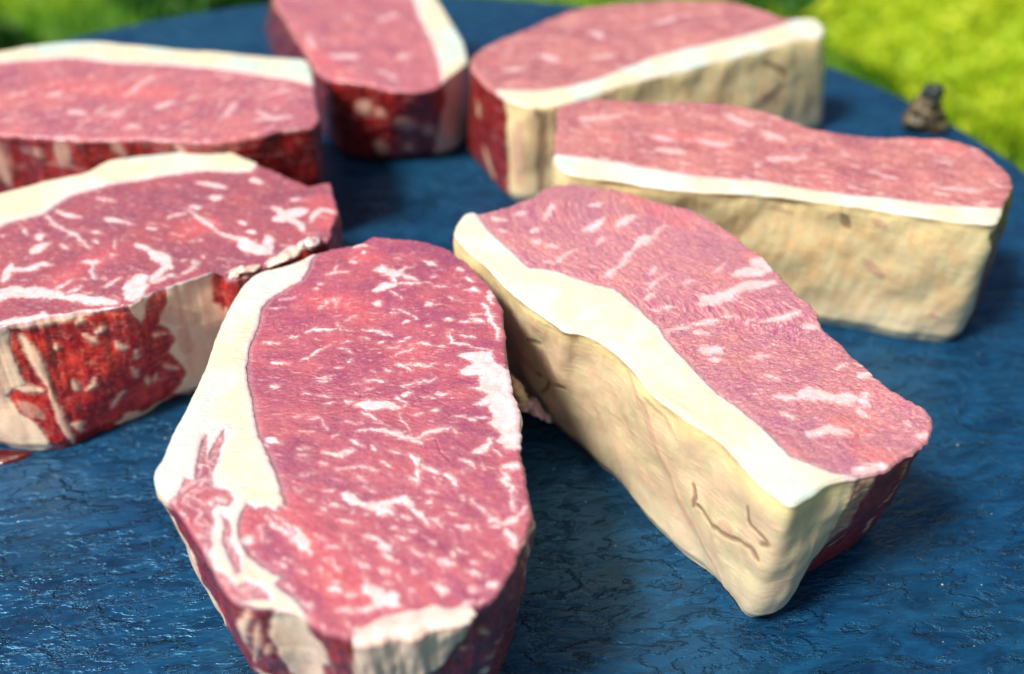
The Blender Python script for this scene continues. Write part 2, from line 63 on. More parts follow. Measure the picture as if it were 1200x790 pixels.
 'cap':[[(-8.3,206.5),(-5.7,200.0),(-2.5,194.2),(0.2,190.0),(2.1,186.6),(3.9,183.9),(6.2,183.9),(9.5,182.5),(13.4,179.9),(17.3,177.4),(18.4,176.7),(18.7,176.9),(21.5,175.7),(24.1,172.3),(25.6,169.3),(25.4,170.4),(27.4,165.7),(29.2,162.8),(30.4,158.3),(32.5,153.5),(34.5,149.3),(36.1,146.3),(38.1,142.8),(40.4,139.5),(42.4,136.4),(45.3,131.3),(47.8,126.2),(51.2,124.2),(54.1,122.3),(57.7,121.7),(62.1,122.7),(63.1,120.9),(48.1,106.2),(37.4,106.2),(15.9,145.1),(-18.8,188.3),(-16.4,214.2)]],
 'lean':[],
 'seam':[],
 'str':[(1.81,[(7.4,203.1),(8.7,206.9),(9.6,210.8)]),(2.52,[(16.3,198.6),(18.8,200.8),(21.8,203.8)]),(0.82,[(9.2,185.2),(11.6,188.6),(14.4,191.4)]),(1.52,[(7.9,192.1),(10.2,191.7)]),(1.85,[(-5.0,204.6),(-1.8,203.1)]),(1.68,[(4.8,194.9),(6.4,193.5)]),(1.06,[(19.7,179.9),(22.0,181.9)]),(1.42,[(-2.6,199.3),(-1.0,197.8)]),(2.18,[(18.1,209.2),(21.1,210.8)]),(1.52,[(1.4,206.1),(2.6,206.9)]),(1.70,[(5.3,198.6),(6.1,199.3)]),(0.79,[(19.5,193.5),(20.8,195.6)]),(0.80,[(8.1,186.6),(9.2,185.9)]),(1.76,[(19.6,200.8),(21.4,203.8)]),(2.28,[(23.9,200.0),(26.5,203.1),(29.1,204.6)]),(1.02,[(34.6,200.4),(31.8,196.4)]),(2.39,[(31.8,196.4),(29.1,193.5),(27.4,191.4)]),(1.43,[(27.4,191.4),(25.2,187.9),(22.9,183.9)]),(1.75,[(22.5,183.2),(20.1,180.3)]),(0.69,[(28.5,176.1),(31.0,179.3),(33.1,181.2)]),(0.75,[(29.4,181.2),(31.6,184.5)]),(0.66,[(43.5,181.2),(46.3,185.2)]),(1.23,[(27.7,172.4),(30.2,174.9)]),(4.34,[(54.0,185.9),(55.2,184.5)]),(3.49,[(47.9,181.2),(51.9,182.5),(54.8,182.5)]),(2.68,[(44.5,174.2),(48.1,176.1),(51.9,178.6)]),(3.87,[(40.9,171.8),(44.3,173.0)]),(1.68,[(38.2,170.3),(40.3,170.0)]),(0.78,[(36.0,178.0),(38.7,179.3)]),(2.18,[(35.8,163.4),(38.7,164.2),(41.5,164.5)]),(1.29,[(32.1,161.4),(35.8,163.4)]),(1.36,[(36.8,160.8),(38.2,160.8)]),(2.65,[(38.0,155.1),(40.0,155.1)]),(1.04,[(37.6,151.9),(40.0,152.4)]),(1.29,[(46.7,152.9),(49.4,153.7)]),(0.78,[(42.5,166.2),(45.3,166.2)]),(0.70,[(47.0,163.9),(50.2,166.2)]),(1.08,[(30.3,160.8),(32.0,160.5)]),(0.98,[(27.8,169.2),(30.5,168.0)]),(1.23,[(31.0,169.2),(33.4,169.2)]),(1.49,[(44.4,173.1),(48.0,175.7)]),(2.87,[(48.1,176.6),(55.8,178.5)]),(2.28,[(50.4,164.1),(54.7,165.3),(58.7,167.9)]),(2.32,[(57.9,162.0),(61.1,162.9)]),(1.05,[(46.6,153.0),(49.8,153.8)]),(2.15,[(48.2,140.8),(51.9,141.1)]),(3.61,[(52.4,141.4),(55.3,142.1),(59.2,141.1)]),(3.23,[(59.1,140.8),(63.7,141.1)]),(1.72,[(65.5,142.5),(64.1,139.1)]),(1.62,[(62.8,137.7),(63.5,137.0)]),(2.07,[(52.0,131.5),(56.2,132.5),(59.6,132.2)]),(1.36,[(61.8,149.6),(64.0,151.1)]),(1.37,[(49.1,136.4),(49.9,136.1)]),(2.18,[(65.9,147.5),(68.4,148.2)]),(2.05,[(71.1,131.2),(73.6,130.6)]),(3.95,[(59.5,122.1),(63.0,122.7)]),(1.12,[(70.8,134.4),(71.0,133.8)]),(1.00,[(47.7,147.5),(50.6,146.0)])],
 'crk':[(0.22,[(35.7,175.5),(38.5,177.4),(41.5,178.0),(45.1,179.6)]),(0.18,[(42.3,190.7),(44.9,192.8)]),(0.18,[(41.0,143.9),(47.1,144.6),(56.1,145.7),(60.4,146.0)]),(0.19,[(45.0,148.2),(48.5,146.7),(56.1,149.6)]),(0.16,[(52.3,154.2),(53.1,151.1),(55.9,148.9)]),(0.18,[(63.0,135.1),(64.9,132.5),(68.5,132.5)]),(0.18,[(68.9,141.8),(70.4,139.1),(72.9,138.4)]),(0.29,[(58.6,130.0),(60.1,130.6)]),(0.15,[(43.5,135.1),(46.4,131.9),(51.2,130.0)])],
 'red':[(2.18,[(58.6,134.6),(61.1,132.4)]),(1.95,[(60.5,127.5),(63.1,126.2)]),(4.94,[(28.6,213.4),(39.5,203.3)]),(2.89,[(53.4,188.3)]),(2.59,[(23.6,201.8)])],
 'wpoly':[],
 'wpoly2':[],
 'wlean':[[(130.8,0.0),(130.8,8.2),(130.8,18.5),(128.2,23.6),(122.0,29.2),(123.0,36.9),(127.9,40.5),(139.2,40.5),(144.4,32.3),(144.4,5.1),(147.0,0.0),(147.0,0.0),(140.2,0.0)]],
 'wlean2':[],
 'wstr':[(0.53,[(140.2,12.3),(138.3,17.9)]),(0.52,[(140.5,27.2),(140.2,32.8)]),(0.51,[(134.0,25.1),(131.1,27.7)]),(0.50,[(141.2,40.5),(137.0,40.5)]),(0.41,[(139.2,3.1),(140.2,8.7)])],
 'wcrk':[(0.37,[(91.2,15.9),(92.5,17.9),(92.8,21.0)]),(0.58,[(93.5,20.0),(98.7,21.5),(102.6,20.5),(106.1,18.5),(109.1,17.4)]),(0.77,[(109.1,17.4),(110.0,17.9),(111.0,18.5)]),(0.31,[(105.8,8.2),(107.1,11.8),(111.3,12.3)]),(0.43,[(110.4,14.4),(111.7,12.8)]),(0.63,[(44.8,22.0),(46.1,22.6)]),(0.62,[(47.1,28.2),(48.7,25.6),(49.3,22.6)]),(0.50,[(51.0,22.0),(53.9,20.5)]),(0.53,[(41.9,11.8),(45.1,10.8)])],
 'wpnk':[(1.33,[(73.7,3.6),(79.2,8.7),(84.1,15.9),(88.6,23.6),(95.1,30.8)]),(1.44,[(87.3,21.5),(91.9,26.1),(96.7,30.2),(102.2,32.8),(106.5,38.4)]),(2.40,[(100.3,19.0),(104.5,16.9)]),(1.32,[(77.2,2.6),(82.4,3.1),(86.0,6.7)]),(2.98,[(37.3,16.9),(44.5,22.6)]),(3.55,[(45.8,12.3),(52.9,19.5)]),(1.73,[(69.8,2.1),(77.2,4.6),(82.4,11.8)])]},
'C': {'T':34.0,
 'wbase':-1,
 'top':[(-129.8,227.0),(-124.4,230.1),(-118.9,233.6),(-111.5,237.2),(-107.6,243.2),(-101.1,246.1),(-94.3,248.0),(-87.3,249.5),(-79.2,250.5),(-72.5,246.1),(-66.9,241.8),(-62.8,239.0),(-59.1,235.9),(-54.5,232.3),(-50.2,228.3),(-48.6,231.0),(-47.1,232.7),(-45.4,228.8),(-43.7,222.0),(-42.9,216.3),(-43.1,210.0),(-43.2,205.1),(-46.1,203.2),(-50.1,201.7),(-53.3,198.1),(-55.7,194.2),(-59.2,190.5),(-63.4,188.5),(-66.2,192.5),(-69.3,190.8),(-71.8,189.1),(-77.2,185.8),(-80.1,182.6),(-82.9,179.4),(-87.0,178.5),(-91.7,177.5),(-96.0,176.0),(-99.9,174.8),(-104.1,173.3),(-108.0,171.8),(-114.3,169.7),(-123.0,169.1),(-135.9,173.6),(-148.8,184.5),(-155.7,201.7),(-150.1,215.1),(-140.2,221.2)],
 'bot':[(-130.0,224.6),(-123.4,228.5),(-117.4,231.9),(-111.2,236.2),(-105.8,240.8),(-100.3,244.1),(-93.8,246.0),(-86.9,247.4),(-80.0,247.2),(-73.8,244.4),(-68.5,240.6),(-64.1,237.4),(-60.1,234.2),(-55.6,230.5),(-51.0,228.3),(-48.2,229.3),(-47.7,230.0),(-47.1,227.2),(-45.9,221.9),(-45.1,216.0),(-45.0,210.5),(-45.5,206.7),(-47.6,204.8),(-51.1,202.8),(-54.6,199.4),(-57.5,195.6),(-60.2,192.5),(-62.9,191.8),(-66.0,192.9),(-69.8,192.6),(-74.0,190.3),(-78.8,187.7),(-82.7,185.1),(-85.8,182.2),(-89.1,178.9),(-92.6,175.9),(-96.4,173.4),(-99.9,171.0),(-102.9,169.0),(-106.9,168.0),(-114.1,168.8),(-124.1,171.5),(-135.3,176.8),(-145.7,187.1),(-150.8,200.8),(-147.5,212.2),(-138.9,219.5)],
 'cap':[[(-123.4,210.7),(-121.4,213.7),(-117.4,215.7),(-114.8,217.2),(-113.6,221.4),(-111.2,225.6),(-106.6,228.3),(-101.1,231.6),(-93.5,234.4),(-88.9,236.2),(-86.8,236.7),(-79.8,238.5),(-72.3,237.9),(-68.5,238.5),(-67.2,240.6),(-69.0,248.0),(-84.0,263.2),(-118.3,258.0),(-134.3,238.6),(-161.4,225.3),(-163.8,198.1),(-146.7,187.8),(-140.6,203.6)]],
 'lean':[],
 'seam':[],
 'str':[(0.99,[(-112.8,214.7),(-107.9,209.7),(-103.8,206.9),(-98.4,201.2)]),(0.94,[(-114.6,216.7),(-111.9,213.7)]),(1.64,[(-112.5,218.3),(-108.6,216.2),(-105.1,215.2)]),(1.98,[(-112.9,207.8),(-111.4,205.0)]),(2.90,[(-111.2,200.3),(-109.5,202.6)]),(2.52,[(-114.2,194.9),(-113.4,188.0)]),(2.32,[(-114.6,192.3),(-110.2,192.3)]),(2.69,[(-111.7,192.3),(-106.9,194.0),(-105.4,194.0)]),(1.81,[(-99.6,214.7),(-92.7,212.7)]),(1.18,[(-104.3,224.5),(-98.8,222.4)]),(4.27,[(-113.2,181.4),(-109.9,183.8)]),(4.13,[(-110.5,183.0),(-105.1,183.8),(-97.9,182.2)]),(3.34,[(-97.9,182.2),(-91.7,180.6),(-85.8,179.8)]),(1.13,[(-101.6,184.7),(-98.0,188.0)]),(0.96,[(-97.1,183.8),(-95.7,185.5)]),(1.73,[(-98.1,195.8),(-93.7,195.8)]),(1.16,[(-96.2,195.8),(-93.9,188.8)]),(1.10,[(-90.4,185.5),(-87.6,188.8)]),(2.24,[(-88.3,203.1),(-84.0,200.3)]),(3.27,[(-84.0,200.3),(-80.0,196.7),(-77.6,193.1)]),(2.58,[(-78.9,192.3),(-80.6,188.0)]),(4.76,[(-83.5,188.0),(-83.0,183.0)]),(1.45,[(-80.4,187.2),(-76.7,189.7)]),(1.13,[(-87.8,210.2),(-85.0,209.3)]),(0.88,[(-118.1,210.7),(-115.1,206.9)]),(2.13,[(-109.9,172.1),(-104.1,173.6),(-100.2,175.5)]),(0.96,[(-100.3,208.8),(-97.5,207.8)]),(1.09,[(-121.8,206.9),(-120.7,207.8)]),(0.84,[(-105.6,203.1),(-103.6,200.3)]),(1.09,[(-93.2,198.9),(-91.5,198.5)]),(0.76,[(-94.0,205.0),(-92.9,201.2)]),(1.34,[(-101.0,176.3),(-98.9,174.3)]),(0.98,[(-99.1,205.0),(-97.0,203.1)]),(1.14,[(-84.5,215.7),(-80.3,217.7)]),(1.30,[(-80.0,218.8),(-75.1,213.7),(-70.3,208.8)]),(1.73,[(-70.3,208.8),(-66.7,206.4),(-62.8,205.0)]),(4.51,[(-64.3,205.0),(-60.0,201.2),(-56.1,199.4)]),(2.86,[(-58.5,206.9),(-56.2,201.2)]),(1.69,[(-79.9,220.3),(-77.1,219.8)]),(2.54,[(-58.9,219.8),(-54.9,215.7),(-49.8,209.7)]),(3.66,[(-56.0,215.7),(-52.1,217.7)]),(2.06,[(-58.5,214.7),(-54.6,213.7)]),(1.93,[(-49.2,212.7),(-47.5,218.8),(-43.6,217.7)]),(2.16,[(-81.3,232.8),(-72.8,229.4)]),(2.15,[(-75.2,224.5),(-73.3,224.5)]),(4.25,[(-83.2,199.4),(-78.8,195.8)]),(2.20,[(-78.5,194.9),(-79.8,190.5)]),(1.71,[(-73.5,196.7),(-71.6,194.9)]),(1.08,[(-74.5,190.5),(-71.6,194.9)]),(3.10,[(-63.6,192.3),(-57.7,192.3)]),(1.59,[(-63.1,208.8),(-60.8,207.8)]),(0.91,[(-77.9,190.5),(-75.2,189.7)]),(1.51,[(-65.9,212.7),(-64.7,211.7)]),(0.91,[(-76.3,195.8),(-74.5,196.7)]),(0.79,[(-71.5,198.5),(-71.0,197.6)]),(2.11,[(-67.0,233.9),(-65.1,232.8)]),(1.64,[(-55.3,224.0),(-53.5,222.9)]),(4.14,[(-55.6,194.0),(-49.6,202.1)]),(3.63,[(-49.4,201.2),(-45.9,205.0)])],
 'crk':[(0.39,[(-65.2,194.9),(-62.3,195.3),(-59.1,196.7)])],
 'red':[(3.76,[(-48.7,223.2),(-43.8,212.3)]),(4.92,[(-78.3,207.3),(-74.4,212.3)]),(6.29,[(-101.0,187.8),(-94.7,198.1)])],
 'wpoly':[[(211.2,0.0),(207.1,0.9),(208.1,6.0),(208.1,12.9),(207.4,15.1),(210.2,15.5),(211.9,18.1),(210.9,22.4),(208.4,25.0),(207.1,28.8),(206.4,33.1),(208.4,34.0),(220.6,34.0)]],
 'wpoly2':[[(173.4,0.0),(168.6,0.0),(160.9,0.0),(158.9,0.0),(162.7,2.2),(164.1,8.2),(160.6,10.8),(163.7,21.9),(166.8,32.3),(173.4,34.0),(177.2,31.4),(175.2,28.8),(173.1,25.4),(174.1,22.8),(175.8,18.1),(174.1,15.5),(174.8,11.2),(177.2,9.0),(174.1,3.9)],[(183.1,0.0),(177.6,0.0),(174.8,0.0),(175.5,0.0),(178.3,1.7),(181.0,6.0)]],
 'wlean':[],
 'wlean2':[[(162.3,1.3),(160.9,0.4),(155.0,0.0),(155.4,4.3),(162.0,11.2),(162.7,9.5),(163.4,5.6)]],
 'wstr':[(2.64,[(205.7,3.4),(203.9,9.5),(202.9,16.8)]),(1.93,[(202.9,16.8),(202.6,22.8),(201.9,27.5),(201.2,33.6)]),(2.20,[(210.2,15.5),(204.6,17.6)]),(2.68,[(210.5,0.0),(200.5,0.9),(193.9,0.4),(184.9,0.0)]),(1.51,[(191.8,0.9),(193.9,3.4)]),(1.29,[(193.2,6.0),(190.8,8.2)]),(1.49,[(188.7,4.7),(190.1,5.6)]),(1.28,[(186.2,10.3),(184.9,11.6)]),(1.28,[(199.1,7.3),(199.1,9.0)]),(1.34,[(197.3,16.4),(197.0,19.8)]),(1.23,[(193.5,16.8),(193.5,18.9),(195.6,19.8)]),(2.12,[(199.1,27.5),(198.7,30.1)]),(1.17,[(200.8,27.5),(197.7,28.0)]),(1.10,[(188.7,24.1),(191.5,27.5)]),(2.13,[(188.3,31.8),(186.2,32.3)]),(2.11,[(191.5,32.7),(184.5,33.6),(177.2,32.7)]),(0.79,[(184.5,17.2),(183.8,20.7)]),(0.91,[(177.9,21.1),(174.8,23.7)]),(1.28,[(186.6,9.5),(185.6,11.6)]),(0.93,[(183.1,12.5),(183.1,15.1)]),(0.78,[(182.1,22.4),(182.1,24.5)]),(0.78,[(180.0,22.8),(180.7,25.4)]),(0.99,[(187.3,23.2),(189.7,25.4)]),(0.94,[(179.0,10.8),(175.8,12.5)])],
 'wcrk':[],
 'wpnk':[(4.83,[(174.1,7.3),(169.9,10.3)]),(4.13,[(172.0,13.8),(171.7,18.5)]),(3.79,[(210.2,19.8),(206.4,24.1)]),(1.04,[(204.3,6.0),(202.6,18.1)])]},
'D': {'T':38.0,
 'wbase':-1,
 'top':[(-160.5,308.1),(-149.1,314.3),(-135.6,316.4),(-115.9,312.2),(-96.6,308.1),(-77.5,304.7),(-67.3,302.8),(-63.3,300.8),(-60.4,292.5),(-58.8,285.1),(-55.9,272.3),(-53.8,261.9),(-53.9,257.7),(-55.5,256.2),(-61.6,254.6),(-67.3,251.6),(-75.4,248.6),(-82.1,247.2),(-98.0,248.6),(-113.5,248.6),(-121.9,249.6),(-138.2,251.6),(-156.4,251.1),(-171.1,257.7),(-183.8,274.0),(-185.8,293.7),(-174.2,302.8)],
 'bot':[(-160.2,306.5),(-148.1,311.3),(-134.1,312.8),(-116.3,310.2),(-97.0,306.3),(-80.1,303.1),(-69.6,301.0),(-65.0,298.0),(-62.6,292.1),(-60.4,283.3),(-58.1,272.5),(-56.3,263.4),(-55.9,259.1),(-57.7,257.7),(-62.2,256.1),(-68.6,253.5),(-75.5,250.9),(-84.5,249.9),(-97.8,250.3),(-111.6,250.9),(-123.7,251.9),(-138.5,253.0),(-155.0,254.8),(-169.4,261.6),(-179.4,275.5),(-180.8,290.5),(-172.5,300.4)],
 'cap':[[(-179.3,289.5),(-156.7,298.5),(-147.1,301.4),(-135.7,302.5),(-121.2,299.2),(-98.1,296.3),(-79.3,291.1),(-60.7,284.3),(-57.9,282.8),(-56.6,301.4),(-65.3,315.0),(-143.2,337.1),(-207.5,322.1)]],
 'lean':[],
 'seam':[],
 'str':[(2.43,[(-133.6,276.2),(-130.9,278.2)]),(2.19,[(-111.5,262.1),(-108.8,266.7)]),(2.65,[(-100.9,267.6),(-96.1,271.4)]),(1.74,[(-80.3,260.3),(-78.6,271.4)]),(2.68,[(-71.4,260.3),(-61.2,262.1)]),(2.26,[(-104.3,256.7),(-101.4,254.9)]),(2.23,[(-124.1,265.7),(-119.4,263.9)]),(1.99,[(-71.7,265.7),(-66.9,262.1)]),(1.64,[(-111.4,275.3),(-107.8,289.5)]),(1.33,[(-116.2,263.9),(-115.5,269.5)]),(1.88,[(-93.3,273.3),(-90.4,275.3)]),(2.12,[(-121.2,248.1),(-117.9,249.8)]),(1.70,[(-68.9,277.2),(-64.1,279.2)])],
 'crk':[],
 'red':[(12.79,[(-135.4,282.7),(-98.8,276.9)])],
 'wpoly':[],
 'wpoly2':[],
 'wlean':[],
 'wlean2':[],
 'wstr':[(4.57,[(234.6,1.9),(234.9,14.9)]),(3.83,[(215.8,0.0),(216.2,8.2)]),(2.73,[(201.5,1.0),(199.6,4.8)]),(1.79,[(222.9,4.8),(222.5,5.8)]),(1.81,[(184.3,1.4),(181.6,4.3)])],
 'wcrk':[],
 'wpnk':[]},
'E': {'T':30.0,
 'wbase':-1,
 'top':[(-88.4,375.4),(-85.0,366.7),(-80.7,356.6),(-74.4,340.8),(-68.6,326.1),(-64.9,317.0),(-61.4,310.3),(-58.8,307.0),(-56.1,305.0),(-49.6,303.1),(-43.5,301.2),(-38.4,298.0),(-34.1,296.8),(-29.6,296.8),(-25.2,298.7),(-22.7,301.8),(-20.6,306.3),(-17.6,312.2),(-14.8,319.0),(-15.8,331.1),(-17.9,340.8),(-21.4,353.4),(-25.1,366.7),(-29.4,380.8),(-36.1,393.8),(-50.1,403.5),(-67.2,406.5),(-82.9,399.6),(-88.8,386.3)],
 'bot':[(-104.3,420.9),(-101.5,409.2),(-96.3,393.6),(-88.9,374.4),(-79.9,352.9),(-71.1,333.5),(-64.2,320.3),(-59.8,313.2),(-56.2,309.7),(-51.6,307.7),(-46.3,306.7),(-40.5,306.7),(-34.5,307.7),(-28.8,309.4),(-24.0,311.2),(-20.4,313.3),(-17.6,317.1),(-15.3,323.1),(-14.5,332.1),(-15.6,344.1),(-17.9,356.1),(-21.1,368.5),(-25.2,382.7),(-30.7,396.5),(-40.0,408.4),(-55.1,417.6),(-74.5,423.7),(-92.3,427.0),(-102.4,426.8)],
 'cap':[[(-44.9,397.6),(-38.0,381.5),(-33.0,357.9),(-27.5,336.4),(-24.1,319.2),(-21.7,301.1),(-10.3,288.3),(-2.8,327.5),(-24.3,424.2)]],
 'lean':[],
 'seam':[],
 'str':[(4.46,[(-60.5,324.0),(-50.7,322.8)]),(2.74,[(-47.3,355.1),(-41.6,360.7)]),(2.96,[(-38.1,321.6),(-33.5,324.0)]),(1.97,[(-42.9,312.2),(-36.7,305.5)]),(1.96,[(-70.0,341.6),(-66.1,328.9)])],
 'crk':[],
 'red':[(6.14,[(-69.4,334.8),(-54.2,307.0)])],
 'wpoly':[[(120.4,0.0),(136.9,0.0),(124.6,30.0),(108.1,30.0),(113.0,12.9)]],
 'wpoly2':[],
 'wlean':[],
 'wlean2':[],
 'wstr':[(4.81,[(87.8,8.7),(88.8,8.7)]),(4.68,[(101.7,12.9),(102.7,13.7)]),(4.50,[(94.3,23.2),(94.9,24.3)]),(2.95,[(93.9,9.9),(94.9,9.9)]),(3.20,[(107.8,15.9),(108.5,17.8)]),(1.09,[(101.7,23.5),(102.7,24.7)])],
 'wcrk':[],
 'wpnk':[]},
'F': {'T':36.0,
 'wbase':1,
 'top':[(-12.8,304.9),(-11.4,311.6),(-7.7,318.5),(-0.6,326.4),(6.9,333.9),(12.2,340.8),(17.6,346.3),(23.7,351.2),(29.9,354.5),(42.1,357.0),(54.3,358.7),(66.5,359.5),(74.8,358.7),(79.8,356.2),(83.9,352.0),(88.7,346.3),(93.0,341.6),(98.2,341.6),(101.7,341.6),(103.8,338.5),(103.9,331.6),(101.4,325.7),(96.0,324.2),(85.1,317.1),(75.8,311.6),(64.0,305.5),(52.4,298.4),(41.3,292.1),(31.8,286.6),(25.2,282.4),(19.9,278.3),(14.8,275.5),(11.1,274.3),(7.9,274.3),(4.9,274.3),(2.0,275.5),(-1.0,277.2),(-3.5,280.7),(-6.3,285.4),(-9.3,291.5),(-11.5,297.7)],
 'bot':[(-14.1,312.3),(-10.4,313.5),(-5.2,317.6),(1.0,325.0),(7.8,332.4),(13.7,339.1),(19.1,344.7),(24.8,349.1),(32.1,352.4),(42.5,354.8),(54.5,356.5),(65.5,357.1),(73.5,356.4),(78.5,354.1),(82.6,350.2),(87.2,345.1),(92.4,341.0),(97.3,339.7),(100.4,339.3),(104.3,338.5),(109.5,336.5),(109.7,331.9),(103.3,325.6),(93.5,319.0),(82.4,311.8),(70.2,304.1),(57.5,296.6),(45.7,290.6),(35.6,286.3),(27.9,283.0),(21.7,280.8),(16.1,279.3),(11.1,278.7),(7.0,278.7),(3.3,279.3),(0.1,281.1),(-2.7,284.4),(-5.5,289.6),(-8.5,296.0),(-11.5,302.6),(-14.2,308.8)],
 'cap':[[(-4.1,284.8),(3.0,284.3),(10.1,284.3),(18.4,287.7),(25.8,291.6),(33.6,298.9),(42.9,307.5),(54.6,314.9),(72.5,323.7),(85.3,332.2),(94.8,339.2),(99.7,345.5),(107.6,354.5),(111.5,334.6),(94.7,299.7),(9.5,259.2),(-9.7,269.9)]],
 'lean':[],
 'seam':[],
 'str':[(3.33,[(8.6,310.2),(14.9,304.9)]),(2.75,[(24.7,307.5),(32.4,310.2)]),(2.86,[(26.0,330.1),(30.1,324.2)]),(2.53,[(48.2,336.2),(55.9,342.4)]),(2.39,[(-2.1,297.1),(4.2,299.7)])],
 'crk':[],
 'red':[(3.38,[(-6.6,302.9)])],
 'wpoly':[],
 'wpoly2':[],
 'wlean':[[(311.2,0.0),(301.9,0.0),(293.5,0.0),(283.5,0.5),(281.1,6.8),(280.0,18.7),(278.6,36.0),(289.0,36.0),(308.4,34.2)]],
 'wlean2':[],
 'wstr':[(1.78,[(293.2,24.2),(285.9,31.9)]),(1.53,[(299.8,9.6),(297.0,13.7)])],
 'wcrk':[(1.02,[(189.2,4.1),(181.9,8.7),(180.2,10.9)]),(0.98,[(182.6,13.7),(190.6,17.8)]),(2.28,[(270.0,2.7),(270.3,13.2),(270.3,31.0)]),(1.46,[(272.7,1.8),(269.6,5.0)])],
 'wpnk':[(4.65,[(277.6,5.9),(275.9,28.7)]),(4.90,[(183.3,15.0),(194.4,16.9)]),(2.87,[(254.7,2.7),(246.1,2.7)])]},
'G': {'T':40.5,
 'wbase':1,
 'top':[(12.3,255.2),(12.2,259.4),(13.0,263.1),(17.9,266.4),(24.0,268.1),(33.5,267.0),(41.8,266.4),(50.6,266.4),(59.5,265.3),(65.3,263.1),(70.4,259.9),(75.1,254.7),(80.0,250.6),(87.8,247.2),(95.6,245.2),(103.9,245.2),(112.1,244.2),(116.8,242.3),(119.6,239.9),(121.7,234.8),(123.2,228.9),(123.4,224.6),(122.3,219.9),(120.1,215.8),(116.8,211.0),(113.7,205.5),(111.1,202.1),(106.3,202.5),(98.9,204.0),(92.1,206.3),(85.4,208.6),(78.5,211.0),(71.3,213.0),(66.5,214.2),(61.5,215.0),(51.5,216.2),(41.4,217.8),(33.7,219.9),(26.2,222.4),(21.1,223.7),(15.9,225.0),(12.8,227.2),(11.2,232.1),(11.2,242.8)],
 'bot':[(13.5,255.3),(14.3,258.9),(15.5,261.9),(19.0,264.3),(25.0,265.4),(33.1,265.1),(41.8,264.6),(50.5,264.2),(58.3,263.1),(64.3,261.1),(69.1,257.9),(73.9,253.5),(79.7,249.1),(87.1,245.7),(95.4,243.7),(103.6,243.0),(110.7,242.1),(115.3,240.6),(117.8,238.1),(119.7,233.9),(122.6,230.9),(126.1,230.2),(126.6,227.4),(124.3,222.1),(121.2,216.6),(117.3,211.5),(113.0,208.5),(107.6,208.3),(100.7,210.0),(93.2,212.5),(86.0,215.0),(79.1,217.5),(72.7,219.9),(67.3,222.1),(61.4,224.3),(53.2,227.1),(44.0,229.8),(35.7,231.8),(28.6,233.1),(22.6,234.0),(17.6,235.1),(13.9,237.0),(12.0,242.0),(12.2,249.7)],
 'cap':[[(6.6,238.0),(11.5,235.7),(21.7,233.0),(32.2,229.4),(42.4,225.4),(62.7,221.0),(81.9,214.6),(101.1,210.6),(114.0,208.6),(117.7,209.2),(113.9,191.7),(93.8,188.3),(19.9,206.3),(4.2,222.4)]],
 'lean':[],
 'seam':[],
 'str':[(2.86,[(37.1,245.2),(42.4,242.8)]),(2.85,[(49.1,242.8),(55.4,240.4)]),(2.61,[(58.3,257.8),(64.1,251.4)]),(2.55,[(66.8,247.6),(71.5,242.8)]),(2.61,[(37.4,238.0),(43.7,235.7)]),(2.21,[(65.1,233.4),(74.9,233.4)]),(1.50,[(89.4,226.7),(94.5,222.4)]),(1.92,[(18.5,255.2),(30.3,257.8)]),(1.34,[(103.6,218.2),(113.2,216.2)])],
 'crk':[(0.57,[(78.2,242.8),(88.1,238.0)]),(0.43,[(89.1,225.7),(103.3,217.2)]),(0.44,[(75.0,228.9),(82.9,222.4)])],
 'red':[(5.73,[(40.5,245.2),(53.6,242.8)]),(3.80,[(107.2,242.8),(114.5,238.0)])],
 'wpoly':[],
 'wpoly2':[],
 'wlean':[[(283.1,1.0),(278.4,6.7),(275.8,16.9),(279.4,30.2),(279.1,30.2)],[(156.3,0.0),(147.1,0.0),(150.4,35.4),(163.6,40.5),(160.3,21.5),(165.6,3.6)]],
 'wlean2':[],
 'wstr':[],
 'wcrk':[(1.73,[(199.1,3.6),(196.8,6.7)])],
 'wpnk':[(1.57,[(202.4,4.1),(200.1,3.1)]),(2.35,[(192.5,3.1),(188.3,4.6)]),(1.89,[(172.5,29.7),(171.1,30.2)]),(2.78,[(191.9,14.9),(185.6,20.5)]),(1.60,[(216.6,3.1),(210.3,5.1)])]},
}

# ---------------------------------------------------------------- helpers
def tag(o, label=None, cat=None, group=None, kind=None):
    if label: o['label'] = label
    if cat: o['category'] = cat
    if group: o['group'] = group
    if kind: o['kind'] = kind
    return o
def empty(name, loc):
    o = bpy.data.objects.new(name, None); col.objects.link(o)
    o.location = loc; o.empty_display_size = 0.02
    return o
def mesh_obj(name, V, F, mat, parent=None, attrs=None, smooth=True, normals=None):
    me = bpy.data.meshes.new(name)
    V = np.asarray(V, np.float32); F = np.asarray(F, np.int32)
    me.vertices.add(len(V)); me.vertices.foreach_set('co', V.ravel())
    k = F.shape[1]
    me.loops.add(F.size); me.loops.foreach_set('vertex_index', F.ravel())
    me.polygons.add(len(F)); me.polygons.foreach_set('loop_start', np.arange(0, F.size, k, dtype=np.int32))
    me.polygons.foreach_set('loop_total', np.full(len(F), k, np.int32))
    me.update(calc_edges=True)
    me.polygons.foreach_set('use_smooth', np.full(len(F), smooth))
    if attrs:
        for n, a in attrs.items():
            if a.ndim == 1:
                at = me.attributes.new(n, 'FLOAT', 'POINT'); at.data.foreach_set('value', a.astype(np.float32))
            else:
                at = me.attributes.new(n, 'FLOAT_VECTOR', 'POINT'); at.data.foreach_set('vector', a.astype(np.float32).ravel())
    if normals is not None:
        me.normals_split_custom_set_from_vertices(np.asarray(normals, np.float32))
    me.materials.append(mat)
    o = bpy.data.objects.new(name, me); col.objects.link(o)
    if parent: o.parent = parent
    return o

